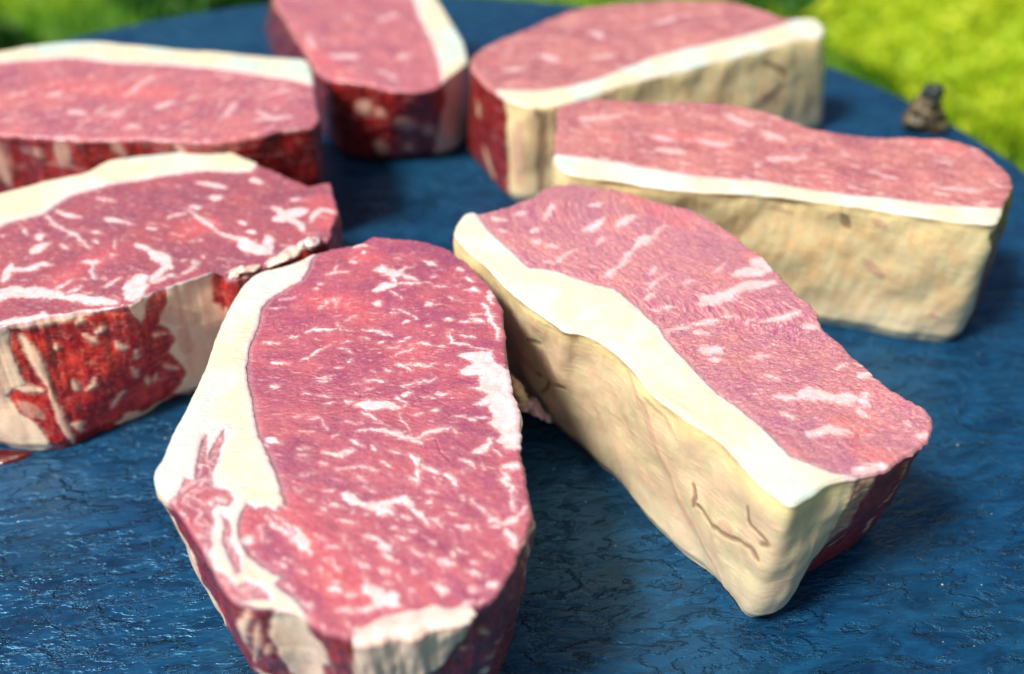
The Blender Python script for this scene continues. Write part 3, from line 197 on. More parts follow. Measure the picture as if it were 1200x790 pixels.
_rng = np.random.RandomState(7)
_perm = _rng.permutation(256); _perm = np.r_[_perm, _perm, _perm]
_grad = _rng.normal(size=(256, 3)); _grad /= np.linalg.norm(_grad, axis=1)[:, None]
def pnoise(x, y, z=0.0):
    x, y, z = np.broadcast_arrays(np.asarray(x, float), np.asarray(y, float), np.asarray(z, float))
    xi, yi, zi = np.floor(x).astype(int), np.floor(y).astype(int), np.floor(z).astype(int)
    xf, yf, zf = x-xi, y-yi, z-zi
    f = lambda t: t*t*t*(t*(t*6-15)+10)
    u, v, w = f(xf), f(yf), f(zf)
    xi &= 255; yi &= 255; zi &= 255
    def g(dx, dy, dz):
        h = _perm[_perm[_perm[xi+dx]+yi+dy]+zi+dz]
        q = _grad[h]
        return q[..., 0]*(xf-dx)+q[..., 1]*(yf-dy)+q[..., 2]*(zf-dz)
    L = lambda a, b, t: a+(b-a)*t
    return L(L(L(g(0,0,0), g(1,0,0), u), L(g(0,1,0), g(1,1,0), u), v),
             L(L(g(0,0,1), g(1,0,1), u), L(g(0,1,1), g(1,1,1), u), v), w)*1.4
def sstep(a, b, x):
    t = np.clip((x-a)/(b-a), 0, 1); return t*t*(3-2*t)

def catmull(P, per=16):
    P = np.array(P, float); n = len(P); t = (np.arange(per)/per)[:, None]; out = []
    for i in range(n):
        p0, p1, p2, p3 = P[i-1], P[i], P[(i+1) % n], P[(i+2) % n]
        out.append(.5*((2*p1)+(-p0+p2)*t+(2*p0-5*p1+4*p2-p3)*t*t+(-p0+3*p1-3*p2+p3)*t**3))
    return np.concatenate(out)
def sd_poly(px, py, poly):
    """signed distance, positive inside"""
    P = np.array(poly, float); Q = np.roll(P, -1, 0)
    best = np.full(px.shape, 1e9); inside = np.zeros(px.shape, bool)
    for (ax, ay), (bx, by) in zip(P, Q):
        ex, ey = bx-ax, by-ay; L2 = ex*ex+ey*ey
        if L2 < 1e-9: continue
        wx, wy = px-ax, py-ay
        t = np.clip((wx*ex+wy*ey)/L2, 0, 1)
        best = np.minimum(best, (wx-t*ex)**2+(wy-t*ey)**2)
        if ey != 0:
            c = (ay > py) != (by > py)
            inside ^= c & (px < ax+ex*(py-ay)/ey)
    d = np.sqrt(best)
    return np.where(inside, d, -d)
def sd_strokes(px, py, strokes, FAR=-4.0, taper=True, period=None):
    out = np.full(px.shape, FAR)
    for w, pts in strokes:
        P = np.array(pts, float); r = w/2
        if len(P) == 1: P = np.r_[P, P+.01]
        X = px
        if period:
            X = px-period*np.round((px-P[:, 0].mean())/period)
        lo = P.min(0)-r-1.5; hi = P.max(0)+r+1.5
        m = (X > lo[0]) & (X < hi[0]) & (py > lo[1]) & (py < hi[1])
        if not m.any(): continue
        x, y = X[m], py[m]
        seg = np.linalg.norm(np.diff(P, axis=0), axis=1); cum = np.r_[0, np.cumsum(seg)]; tot = max(cum[-1], 1e-6)
        best = np.full(x.shape, FAR)
        for i in range(len(P)-1):
            e = P[i+1]-P[i]; L2 = max((e*e).sum(), 1e-9)
            t = np.clip(((x-P[i, 0])*e[0]+(y-P[i, 1])*e[1])/L2, 0, 1)
            d = np.hypot(x-P[i, 0]-t*e[0], y-P[i, 1]-t*e[1])
            u = (cum[i]+t*seg[i])/tot
            rr = r*(0.30+0.70*np.sin(np.pi*np.clip(u, 0.0, 1.0))**0.7) if taper and tot > w*1.2 else r
            best = np.maximum(best, rr-d)
        out[m] = np.maximum(out[m], best)
    return out

# ---------------------------------------------------------------- node helpers
class NT:
    def __init__(s, mat):
        s.t = mat.node_tree; s.n = s.t.nodes; s.l = s.t.links
    def node(s, typ, **kw):
        n = s.n.new(typ)
        for k, v in kw.items(): setattr(n, k, v)
        return n
    def put(s, sock, v):
        if v is None: return
        if isinstance(v, bpy.types.NodeSocket): s.l.new(v, sock)
        else: sock.default_value = v
    def math(s, op, a, b=None, c=None, clamp=False):
        n = s.node('ShaderNodeMath', operation=op, use_clamp=clamp)
        s.put(n.inputs[0], a); s.put(n.inputs[1], b); s.put(n.inputs[2], c)
        return n.outputs[0]
    def mul(s, a, b): return s.math('MULTIPLY', a, b)
    def add(s, a, b): return s.math('ADD', a, b)
    def step(s, v, lo, hi, a=0.0, b=1.0):
        n = s.node('ShaderNodeMapRange', interpolation_type='SMOOTHSTEP')
        s.put(n.inputs['Value'], v); s.put(n.inputs['From Min'], lo); s.put(n.inputs['From Max'], hi)
        s.put(n.inputs['To Min'], a); s.put(n.inputs['To Max'], b)
        return n.outputs[0]
    def mix(s, f, a, b, mode='MIX'):
        n = s.node('ShaderNodeMix', data_type='RGBA', blend_type=mode)
        s.put(n.inputs[0], f)
        for i, v in ((6, a), (7, b)):
            if isinstance(v, (tuple, list)) and len(v) == 3: v = (*v, 1)
            s.put(n.inputs[i], v)
        return n.outputs[2]
    def scale(s, vec, sc):
        n = s.node('ShaderNodeVectorMath', operation='MULTIPLY')
        s.put(n.inputs[0], vec); s.put(n.inputs[1], sc)
        return n.outputs[0]
    def noise(s, vec, scale=1.0, detail=3.0, rough=0.55, dist=0.0):
        n = s.node('ShaderNodeTexNoise')
        s.put(n.inputs['Vector'], vec); s.put(n.inputs['Scale'], scale); s.put(n.inputs['Detail'], detail)
        s.put(n.inputs['Roughness'], rough); s.put(n.inputs['Distortion'], dist)
        return n.outputs['Fac']
    def attr(s, name, out='Fac'):
        return s.node('ShaderNodeAttribute', attribute_name=name).outputs[out]
def new_mat(name):
    m = bpy.data.materials.new(name); m.use_nodes = True
    return m, NT(m), m.node_tree.nodes['Principled BSDF']

# ---------------------------------------------------------------- raw meat material
def meat_material(name, band_c=(0.88, 0.72, 0.54), soft=0.0, purple=(0.30, 0.058, 0.14), salmon=(0.50, 0.115, 0.15), fleck=0.0, fibre=0.5,
                  dry=0.0, fop=0.8, fsc=1.0, blood=(0.15, 0.003, 0.004), bloodb=(0.38, 0.014, 0.011), wflk=0.0, wallfat_a=(0.74, 0.52, 0.34), wallfat_b=(0.66, 0.57, 0.30)):
    m, N, bs = new_mat(name)
    obj = N.node('ShaderNodeTexCoord').outputs['Object']
    mm = N.scale(obj, (1000, 1000, 1000))
    g = N.attr('grain', 'Vector')
    fat, cap, wall = N.attr('fat'), N.attr('cap'), N.attr('wall')
    crk, pnk, red = N.attr('crack'), N.attr('pink'), N.attr('redness')
    # ragged fat edges
    n1 = N.noise(N.scale(g, (0.9, 1.6, 1.6)), 1.0, 4, 0.65)
    n2 = N.noise(N.scale(g, (2.5, 5.0, 4.0)), 1.0, 2, 0.5)
    fa = N.add(fat, N.mul(N.math('SUBTRACT', n1, 0.5), 1.9+1.6*soft))
    fa = N.add(fa, N.mul(N.math('SUBTRACT', n2, 0.5), 0.7+1.2*soft))
    capf = N.step(cap, -0.08, 0.10)
    fatm = N.math('MAXIMUM', N.mul(N.step(fa, N.math('SUBTRACT', -0.20-soft, N.mul(wall, 0.35)), N.add(0.48+soft, N.mul(wall, 0.3))), 1.0-0.35*soft), N.mul(capf, N.step(fa, -1.2, 0.4)))
    halo = N.step(fa, -0.9, 0.1)
    # small flecks, stretched along the grain
    f1 = N.noise(N.scale(g, (0.30*fsc, 0.95*fsc, 0.95*fsc)), 1.0, 3, 0.6, 0.5)
    f2 = N.noise(N.scale(g, (0.75, 2.6, 2.4)), 1.0, 2, 0.55, 0.4)
    f3 = N.noise(N.scale(g, (1.9, 4.6, 4.0)), 1.0, 2, 0.5, 0.4)
    fl = N.math('MAXIMUM', N.mul(N.step(f1, 0.60-fleck, 0.69-fleck), fop), N.mul(N.step(f2, 0.60-fleck, 0.71-fleck), fop*0.9))
    fl = N.math('MAXIMUM', fl, N.mul(N.step(f3, 0.62-fleck, 0.72-fleck), 0.5))
    wallinv = N.math('SUBTRACT', 1.0, N.mul(wall, 0.70))
    fl = N.mul(fl, wallinv)
    # lean colour
    big = N.noise(mm, 0.075, 3, 0.6)
    mid = N.noise(N.scale(g, (0.10, 0.25, 0.2)), 1.0, 4, 0.65)
    fib = N.noise(N.scale(g, (0.7, 3.4, 3.0)), 1.0, 4, 0.7, 1.3)
    t = N.add(N.mul(N.step(big, 0.35, 0.65), 0.5), N.mul(N.step(mid, 0.38, 0.66), 0.5))
    lean = N.mix(t, purple, salmon)
    lean = N.mix(N.mul(red, 0.50), lean, (0.72, 0.13, 0.14))
    lean = N.mix(N.mul(N.step(fib, 0.45, 0.75), 0.30+0.25*dry), lean, (0.68, 0.36, 0.33))
    lean = N.mix(N.mul(N.step(fib, 0.48, 0.25), 0.35), lean, (0.20, 0.02, 0.05))
    if dry:
        dn = N.noise(N.scale(g, (0.9, 1.9, 1.6)), 1.0, 6, 0.75, 1.8)
        lean = N.mix(N.mul(N.step(dn, 0.42, 0.66), dry), lean, (0.66, 0.40, 0.33))
        lean = N.mix(N.mul(N.step(dn, 0.40, 0.28), dry), lean, (0.26, 0.03, 0.08))
    wvar = N.noise(N.scale(mm, (0.35, 0.35, 0.22)), 1.0, 4, 0.6, 0.6)
    bl = N.mix(N.step(wvar, 0.40, 0.72), blood, bloodb)
    lean = N.mix(N.step(wall, 0.02, 0.75), lean, bl)
    lean = N.mix(N.mul(halo, 0.22), lean, (0.75, 0.42, 0.38))
    if wflk:
        wfn = N.noise(N.scale(mm, (0.42, 0.42, 0.55)), 1.0, 6, 0.72, 1.6)
        lean = N.mix(N.mul(N.mul(N.step(wfn, 0.54, 0.68), wall), wflk), lean, (0.72, 0.33, 0.22))
    c = N.mix(fl, lean, (0.80, 0.52, 0.50))
    # fat colour
    fn = N.noise(mm, 0.16, 4, 0.6, 0.5)
    fn2 = N.noise(N.scale(mm, (0.5, 0.5, 0.5)), 1.0, 5, 0.7, 0.8)
    marb = N.mix(N.step(fn2, 0.35, 0.65), (0.78, 0.50, 0.48), (0.76, 0.64, 0.72))
    fn3 = N.noise(mm, 0.06, 2, 0.5)
    fn4 = N.noise(N.scale(g, (0.25, 0.9, 0.9)), 1.0, 5, 0.7, 1.0)
    capt = N.mix(N.step(fn3, 0.42, 0.60), (0.76, 0.68, 0.50), (0.60, 0.71, 0.66))
    capt = N.mix(N.mul(N.step(fn2, 0.50, 0.72), 0.5), capt, (0.76, 0.75, 0.68))
    capt = N.mix(N.mul(N.step(fn4, 0.56, 0.72), 0.45), capt, (0.78, 0.81, 0.79))
    capt = N.mix(N.mul(N.step(fn4, 0.44, 0.32), 0.30), capt, (0.72, 0.58, 0.48))
    capt = N.mix(N.mul(N.step(cap, 3.2, 0.3), 0.30), capt, (0.62, 0.52, 0.54))
    wf = N.mix(N.step(fn, 0.38, 0.62), wallfat_a, wallfat_b)
    wf = N.mix(N.mul(N.step(fn2, 0.52, 0.75), 0.4), wf, (0.86, 0.76, 0.58))
    wf = N.mix(N.mul(N.step(fn2, 0.42, 0.28), 0.22), wf, (0.66, 0.42, 0.28))
    dep = N.add(N.attr('depth'), N.mul(N.math('SUBTRACT', fn, 0.5), 9.0))
    band = N.mul(N.step(dep, 6.5, 2.0), N.step(cap, 0.0, 1.0))
    wf = N.mix(N.mul(band, 0.75), wf, band_c)
    wf = N.mix(N.mul(N.step(dep, 22.0, 36.0), 0.5), wf, (0.80, 0.72, 0.52))
    fatc = N.mix(N.step(cap, 0.0, 1.2), marb, capt)
    fatc = N.mix(N.step(wall, 0.05, 0.5), fatc, wf)
    c = N.mix(fatm, c, fatc)
    # grey-lilac membrane between lean and fat cap
    mem = N.mul(N.step(N.math('ABSOLUTE', N.add(cap, 0.35)), 0.65, 0.25), N.math('SUBTRACT', 1.0, N.step(wall, 0.1, 0.5)))
    c = N.mix(N.mul(mem, 0.38), c, (0.42, 0.24, 0.28))
    sin_ = N.noise(N.scale(mm, (0.5, 0.5, 0.12)), 1.0, 4, 0.6)
    c = N.mix(N.mul(N.step(N.add(pnk, N.mul(sin_, 0.8)), 0.1, 1.0), 0.62), c, (0.68, 0.40, 0.30))
    ckm = N.mul(N.step(crk, N.math('SUBTRACT', -0.30, N.mul(wall, 0.55)), N.math('SUBTRACT', 0.20, N.mul(wall, 0.15))), N.add(0.55, N.mul(wall, 0.45)))
    c = N.mix(N.mul(ckm, 0.62), c, N.mix(N.step(wall, 0.2, 0.6), (0.30, 0.01, 0.05), (0.13, 0.035, 0.015)))
    N.put(bs.inputs['Base Color'], c)
    # surface
    rn = N.noise(mm, 0.9, 4, 0.6)
    rough = N.add(N.step(rn, 0.3, 0.7, 0.20, 0.44), 0.10*dry)
    N.put(bs.inputs['Roughness'], rough)
    bs.inputs['IOR'].default_value = 1.42
    N.put(bs.inputs['Coat Weight'], N.add(N.mul(wall, 0.35*(1-0.6*dry)), 0.45*(1-0.7*dry)))
    bs.inputs['Coat Roughness'].default_value = 0.14
    N.put(bs.inputs['Subsurface Weight'], N.add(N.mul(fatm, 0.36), 0.08))
    bs.inputs['Subsurface Radius'].default_value = (1.0, 0.45, 0.30)
    bs.inputs['Subsurface Scale'].default_value = 0.0016
    fine = N.noise(N.scale(g, (2.2, 5.5, 4.0)), 1.0, 4, 0.65, 0.5)
    lump = N.noise(mm, 0.55, 4, 0.6)
    h = N.add(N.mul(fib, 0.12*fibre), N.mul(fine, 0.10*fibre))
    if dry:
        h = N.add(h, N.mul(dn, 0.22*dry))
    notfat = N.math('SUBTRACT', 1.0, N.mul(fatm, 0.75))
    h = N.mul(h, notfat)
    h = N.add(h, N.mul(lump, N.math('SUBTRACT', 0.18, N.mul(N.mul(fatm, wall), 0.13)))); h = N.add(h, N.mul(fatm, 0.05)); h = N.add(h, N.mul(fl, 0.03))
    h = N.add(h, N.mul(fn2, N.mul(fatm, 0.09))); h = N.add(h, N.mul(N.mul(fn4, capf), 0.20))
    b = N.node('ShaderNodeBump'); b.inputs['Strength'].default_value = 0.9; b.inputs['Distance'].default_value = 0.001
    N.put(b.inputs['Height'], h)
    N.l.new(b.outputs[0], bs.inputs['Normal'])
    N.l.new(b.outputs[0], bs.inputs['Coat Normal'])
    return m

# ---------------------------------------------------------------- grain fields (mm): lines of equal second coordinate run along the fibres
def grain_A(x, y):
    s = 0.95*sstep(160, 100, y); xc = x+28
    return x*np.sqrt(1+s*s), (y+s*xc)/np.sqrt(1+s*s)
def grain_B(x, y):
    s = -1.2*sstep(150, 215, y)+0.55*sstep(148, 112, y)
    xc = x-32
    return x*np.sqrt(1+s*s), (y+s*xc)/np.sqrt(1+s*s)
def grain_lin(k):
    return lambda x, y: ((x-k*y)/math.sqrt(1+k*k), (y+k*x)/math.sqrt(1+k*k))

def build_steak(key, label, mat, grain, NA, NR, NV, rim=1.2, fibre_relief=0.10, bulge=1.0, seed=0):
    D = STEAKS[key]; T = D['T']
    ot, ob = catmull(D['top']), catmull(D['bot'])
    d = np.linalg.norm(np.roll(ot, -1, 0)-ot, axis=1); cum = np.r_[0, np.cumsum(d)]; L = cum[-1]
    s = np.arange(NA)/NA*L
    f = lambda A: np.stack([np.interp(s, cum, np.r_[A[:, k], A[0, k]]) for k in (0, 1)], 1)
    o, b = f(ot), f(ob)
    area = .5*np.sum(o[:, 0]*np.roll(o[:, 1], -1)-np.roll(o[:, 0], -1)*o[:, 1])
    def norms(P):
        t = np.roll(P, -2, 0)-np.roll(P, 2, 0); t /= np.linalg.norm(t, axis=1)[:, None]+1e-9
        n = np.c_[t[:, 1], -t[:, 0]]
        return n if area > 0 else -n
    n = norms(o)
    for _ in range(6): n = (n+np.roll(n, 1, 0)+np.roll(n, -1, 0))/3
    # small real raggedness of the cut rim
    rc = np.full(NA, -6.0)
    for pl in D['cap']: rc = np.maximum(rc, sd_poly(o[:, 0]-n[:, 0]*.4, o[:, 1]-n[:, 1]*.4, pl))
    rk = 1-0.75*sstep(-1, 1.0, rc)
    for _ in range(8): rk = (rk+np.roll(rk, 1)+np.roll(rk, -1))/3
    o = o+(n*rk[:, None])*(0.55*pnoise(s/4.0, seed, 0.5)+0.30*pnoise(s/1.3, seed, 3.5)+0.14*pnoise(s/.6, seed, 7.5))[:, None]
    cen = o.mean(0)
    inn = o-n*rim
    P = []; Z = []; SW = []; DOM = []; VV = []
    ts = np.linspace(0.004, 1, NR)
    for t in ts:
        P.append(cen+(inn-cen)*t); Z.append(np.full(NA, T)); DOM.append(0); VV.append(0.0)
    K = 6
    for k in range(1, K+1):
        a = k/K*math.pi/2
        P.append(inn+n*rim*math.sin(a)); Z.append(np.full(NA, T-rim*(1-math.cos(a)))); DOM.append(0 if k < 3 else 1); VV.append(rim*(1-math.cos(a)))
    dz0 = rim
    for v in np.linspace(0, 1, NV)[1:]:
        depth = dz0+(T-dz0)*v
        q = depth/T
        P.append(o*(1-q)+b*q); Z.append(np.full(NA, T-depth)); DOM.append(1); VV.append(depth)
    # underside
    for t in (0.9, 0.5, 0.05):
        P.append(b.mean(0)+(b-b.mean(0))*t); Z.append(np.full(NA, 0.0)); DOM.append(2); VV.append(T)
    P = np.array(P); Z = np.array(Z); nr = len(P)
    DOM = np.repeat(np.array(DOM)[:, None], NA, 1); VV = np.repeat(np.array(VV)[:, None], NA, 1)
    SS = np.repeat(s[None, :], nr, 0)
    X, Y = P[..., 0].copy(), P[..., 1].copy()
    top, wal = DOM == 0, DOM == 1
    fat = np.full(X.shape, -4.0); cap = np.full(X.shape, -4.0); crk = np.full(X.shape, -4.0); pnk = np.full(X.shape, -4.0); red = np.zeros(X.shape)
    def cap_at(x, y):
        c = np.full(x.shape, -6.0); 
        for pl in D['cap']: c = np.maximum(c, sd_poly(x, y, pl))
        return c
    def lean_at(x, y):
        c = np.full(x.shape, -6.0)
        for pl in D['lean']: c = np.maximum(c, sd_poly(x, y, pl))
        return c
    # --- top face
    x, y = X[top], Y[top]
    wx = x+0.22*pnoise(x/1.6, y/1.6, seed)+0.10*pnoise(x/.6, y/.6, seed+5)
    wy = y+0.22*pnoise(x/1.6, y/1.6, seed+9)+0.10*pnoise(x/.6, y/.6, seed+7)
    c0 = cap_at(wx, wy); l0 = lean_at(wx, wy)
    sm = np.full(x.shape, -4.0)
    for pl in D['seam']: sm = np.maximum(sm, sd_poly(wx, wy, pl))
    sx_ = wx+0.75*pnoise(x/3.4, y/3.4, seed+13)+0.35*pnoise(x/1.3, y/1.3, seed+23)
    sy_ = wy+0.75*pnoise(x/3.4, y/3.4, seed+19)+0.35*pnoise(x/1.3, y/1.3, seed+29)
    st = sd_strokes(sx_, sy_, D['str'])+0.16*pnoise(x/1.1, y/1.1, seed+37)
    # thin streaks through the intercostal lean
    gx, gy = grain(x, y)
    rib = 0.22-2.2*np.abs(pnoise(wx/2.6+1.5*pnoise(x/5, y/5, 2.2), wy/3.4, seed+3))
    cc = np.minimum(c0, -l0)
    if D['lean']:
        st = np.where(l0 > -0.2, np.maximum(st, np.minimum(rib, 0.30)), st)
    fat[top] = np.maximum(np.maximum(cc, sm), st); cap[top] = cc
    crk[top] = sd_strokes(wx, wy, D['crk'])
    for w, pts in D['red']:
        q = sd_strokes(x, y, [(w, pts)], FAR=-9, taper=False)
        red[top] = np.maximum(red[top], sstep(-2.6, w*0.40, q))
    # --- wall
    S, V = SS[wal], VV[wal]
    wS = S+0.5*pnoise(S/3, V/4, seed+1)+0.18*pnoise(S/.9, V/1.1, seed)
    wV = V+0.5*pnoise(S/3, V/4, seed+11)+0.18*pnoise(S/.9, V/1.1, seed+2)
    ru, rv = o[:, 0]-n[:, 0]*.3, o[:, 1]-n[:, 1]*.3
    cr = np.minimum(cap_at(ru, rv), -lean_at(ru, rv)); smr = np.full(NA, -6.0)
    for pl in D['seam']: smr = np.maximum(smr, sd_poly(ru, rv, pl))
    cr = np.interp(np.mod(wS, L), np.r_[s, L], np.r_[cr, cr[0]])
    smr = np.interp(np.mod(wS, L), np.r_[s, L], np.r_[smr, smr[0]])
    cw = np.clip(cr, -3, 3); fw = np.maximum(cw, np.clip(smr, -3, 3))
    def polys(key):
        c = np.full(S.shape, -6.0)
        for pl in D[key]:
            mu = np.mean([p[0] for p in pl])
            c = np.maximum(c, sd_poly(wS-L*np.round((wS-mu)/L), wV, pl))
        return c
    wl_ = polys('wlean'); fw = np.minimum(fw, -wl_); cw = np.minimum(cw, -wl_)
    wp = np.maximum(polys('wpoly'), polys('wpoly2'))
    cw = np.maximum(cw, wp)
    fw = np.maximum(np.maximum(fw, wp), sd_strokes(wS, wV, D['wstr'], period=L))
    w2 = polys('wlean2'); fw = np.minimum(fw, -w2); cw = np.minimum(cw, -w2)
    fat[wal] = fw; cap[wal] = cw
    crk[wal] = sd_strokes(wS, wV, D['wcrk'], period=L); pnk[wal] = sd_strokes(wS, wV, D['wpnk'], period=L)
    under = DOM == 2
    for a in (fat, cap): a[under] = -4
    # --- real relief
    gX, gY = np.zeros_like(X), np.zeros_like(X)
    gX[top], gY[top] = gx, gy
    x, y = X, Y
    wob = pnoise(x/3.1, y/3.1, seed+31); wob2 = pnoise(x/2.7, y/2.7, seed+41)
    r_in = np.clip((np.arange(nr)/NR), 0, 1)[:, None]
    zt = 0.45*pnoise(x/14, y/14, seed+.3)+0.22*pnoise(x/5, y/5, seed+4)+0.06*pnoise(x/1.6, y/1.6, seed+6)
    zt = zt+0.16*sstep(-0.1, 0.5, fat)-0.35*sstep(-.25, .35, crk)-0.12*sstep(1.0, 0.0, np.abs(cap+.4))
    zt = zt+fibre_relief*(pnoise((gX+1.5*wob)*0.5, (gY+1.5*wob2)*1.1, seed)+0.7*pnoise((gX+wob)*1.1, (gY+wob2)*2.3, seed+2))*sstep(0.2, -0.2, fat)
    Z = Z+np.where(top, zt, 0)
    ztr = zt[NR+1][None, :]
    fade = np.clip(1-VV/6.0, 0, 1)
    Z = Z+np.where(wal, ztr*fade, 0)
    q = VV/T
    fz = sstep(-.3, .6, fat)
    prof = bulge*(1.5*np.sin(np.pi*np.clip(q, 0, 1))*(0.4+0.9*pnoise(SS/16, q*1.2, seed+.7))
                  + 1.0*pnoise(SS/9, VV/11, seed+1.7)+(0.42-0.20*fz)*pnoise(SS/2.2, VV/4.5, seed+2.7)+(0.15-0.12*fz)*pnoise(SS/.8, VV/1.4, seed+8))
    prof = prof*sstep(0.0, 2.5, VV)-0.35*sstep(-1.0, .6, crk)*wal+0.12*sstep(-.6, .6, pnk)
    prof = prof+0.25*sstep(-.3, .4, fat)
    # the underside edge curls in a little
    prof = prof-1.3*sstep(0.90, 1.0, q)
    prof = np.where(wal, prof, 0)
    X = X+n[None, :, 0]*prof; Y = Y+n[None, :, 1]*prof
    Z = np.where(under, 0.05, np.maximum(Z, 0.05))
    gX = np.where(wal, SS*0.45+VV*0.2, gX); gY = np.where(wal, VV*0.8+SS*0.1, gY)
    gr = np.stack([gX, gY, np.where(wal, VV*0.3, 0)+seed*17], -1).reshape(-1, 3)
    wall_a = sstep(0.25, 2.2, VV)
    # --- mesh
    loc = np.array([cen[0], cen[1], 0])
    V3 = (np.stack([X, Y, Z], -1).reshape(-1, 3)-loc)/1000
    i = np.arange(nr-1)[:, None]*NA; j = np.arange(NA)[None, :]; jn = (j+1) % NA
    F = np.stack([i+j, i+NA+j, i+NA+jn, i+jn], -1).reshape(-1, 4)
    if area < 0: F = F[:, ::-1]
    # vertex normals of the whole body so that the parts shade as one surface
    e1 = V3[F[:, 2]]-V3[F[:, 0]]; e2 = V3[F[:, 3]]-V3[F[:, 1]]
    fn = np.cross(e1, e2); vn = np.zeros_like(V3)
    for k in range(4):
        for c_ in range(3): vn[:, c_] += np.bincount(F[:, k], fn[:, c_], len(V3))
    vn /= np.linalg.norm(vn, axis=1)[:, None]+1e-20
    A = {'fat': fat.ravel(), 'cap': cap.ravel(), 'wall': wall_a.ravel(), 'crack': crk.ravel(), 'pink': pnk.ravel(), 'redness': red.ravel(), 'grain': gr, 'depth': VV.ravel()}
    root = empty('raw_steak', tuple(loc/1000))
    tag(root, label, 'steak', 'raw steaks standing in a ring on the slate board')
    fc = A['cap'][F].mean(1); fs = sm_full = None
    part = np.where(fc > 0, 1, 0)
    if D['seam']:
        smf = np.full(X.shape, -4.0); smf[top] = sm; smf[wal] = np.clip(smr, -3, 3)
        part = np.where((smf.ravel()[F].mean(1) > 0) & (part == 0), 2, part)
    for pid, pname in ((0, 'lean_meat'), (1, 'fat_cap'), (2, 'fat_seam')):
        m = part == pid
        if not m.any(): continue
        fsel = F[m]; used, inv = np.unique(fsel, return_inverse=True)
        mesh_obj(pname, V3[used], inv.reshape(-1, 4), mat, root, {k: a[used] for k, a in A.items()}, True, vn[used])
    return dict(root=root, loc=loc/1000, o=o/1000, n=n, s=s, L=L, T=T/1000, b=b/1000)

# ---------------------------------------------------------------- slate board
def slate_material():
    m, N, bs = new_mat('blue_slate')
    obj = N.node('ShaderNodeTexCoord').outputs['Object']
    w = N.noise(N.scale(obj, (14, 14, 14)), 1.0, 4, 0.6)
    rot = N.node('ShaderNodeMapping'); N.l.new(obj, rot.inputs[0]); rot.inputs['Rotation'].default_value = (0, 0, R(-8))
    v = rot.outputs[0]
    a1 = N.noise(N.scale(v, (90, 250, 120)), 1.0, 7, 0.62, 1.0)
    a2 = N.noise(N.scale(v, (520, 1300, 600)), 1.0, 4, 0.65, 0.8)
    a3 = N.noise(N.scale(v, (24, 60, 30)), 1.0, 4, 0.55, 0.8)
    a4 = N.noise(N.scale(v, (180, 760, 200)), 1.0, 5, 0.7, 1.8)
    wv = N.noise(N.scale(v, (9, 26, 10)), 1.0, 7, 0.62, 2.2)
    crack = N.math('ABSOLUTE', N.math('SUBTRACT', wv, 0.5))
    crack = N.mul(N.step(crack, 0.006, 0.001), N.step(N.noise(obj, 30, 2, 0.5), 0.60, 0.66))
    speck = N.step(N.noise(obj, 900, 0, 0.5), 0.86, 0.90)
    c = N.mix(N.step(a1, 0.3, 0.7), (0.003, 0.020, 0.058), (0.006, 0.058, 0.150))
    c = N.mix(N.mul(N.step(w, 0.4, 0.7), 0.5), c, (0.008, 0.062, 0.120))
    c = N.mix(N.mul(N.step(a2, 0.60, 0.75), 0.35), c, (0.06, 0.14, 0.21))
    c = N.mix(N.mul(crack, 0.8), c, (0.006, 0.015, 0.04))
    c = N.mix(N.mul(speck, 0.8), c, (0.55, 0.6, 0.6))
    N.put(bs.inputs['Base Color'], c)
    N.put(bs.inputs['Roughness'], N.add(N.step(a1, 0.3, 0.7, 0.22, 0.36), N.step(w, 0.42, 0.62, 0.0, 0.12)))
    bs.inputs['Specular IOR Level'].default_value = 0.9; bs.inputs['IOR'].default_value = 1.55
    bs.inputs['Specular Tint'].default_value = (0.22, 0.60, 1.0, 1)
    lay = N.noise(N.scale(v, (24, 54, 30)), 1.0, 8, 0.60, 0.3)
    x = N.mul(lay, 11.0); fr = N.math('FRACT', x); hs = N.add(N.math('FLOOR', x), N.step(fr, 0.72, 1.0))
    lay2 = N.noise(N.scale(v, (80, 190, 90)), 1.0, 5, 0.60, 0.3)
    x2 = N.mul(lay2, 7.0); fr2 = N.math('FRACT', x2); hs2 = N.add(N.math('FLOOR', x2), N.step(fr2, 0.6, 1.0))
    h = N.add(N.mul(hs, 0.55), N.mul(hs2, 0.13)); h = N.add(h, N.mul(a1, 0.40)); h = N.add(h, N.mul(a3, 1.6)); h = N.add(h, N.mul(a2, 0.05))
    h = N.math('SUBTRACT', h, N.mul(crack, 0.5))
    b = N.node('ShaderNodeBump'); b.inputs['Strength'].default_value = 0.85; b.inputs['Distance'].default_value = 0.0012
    N.put(b.inputs['Height'], h); N.l.new(b.outputs[0], bs.inputs['Normal'])
    return m
PC = (-0.0434, 0.2458); PR = 0.2206; PT = 0.008
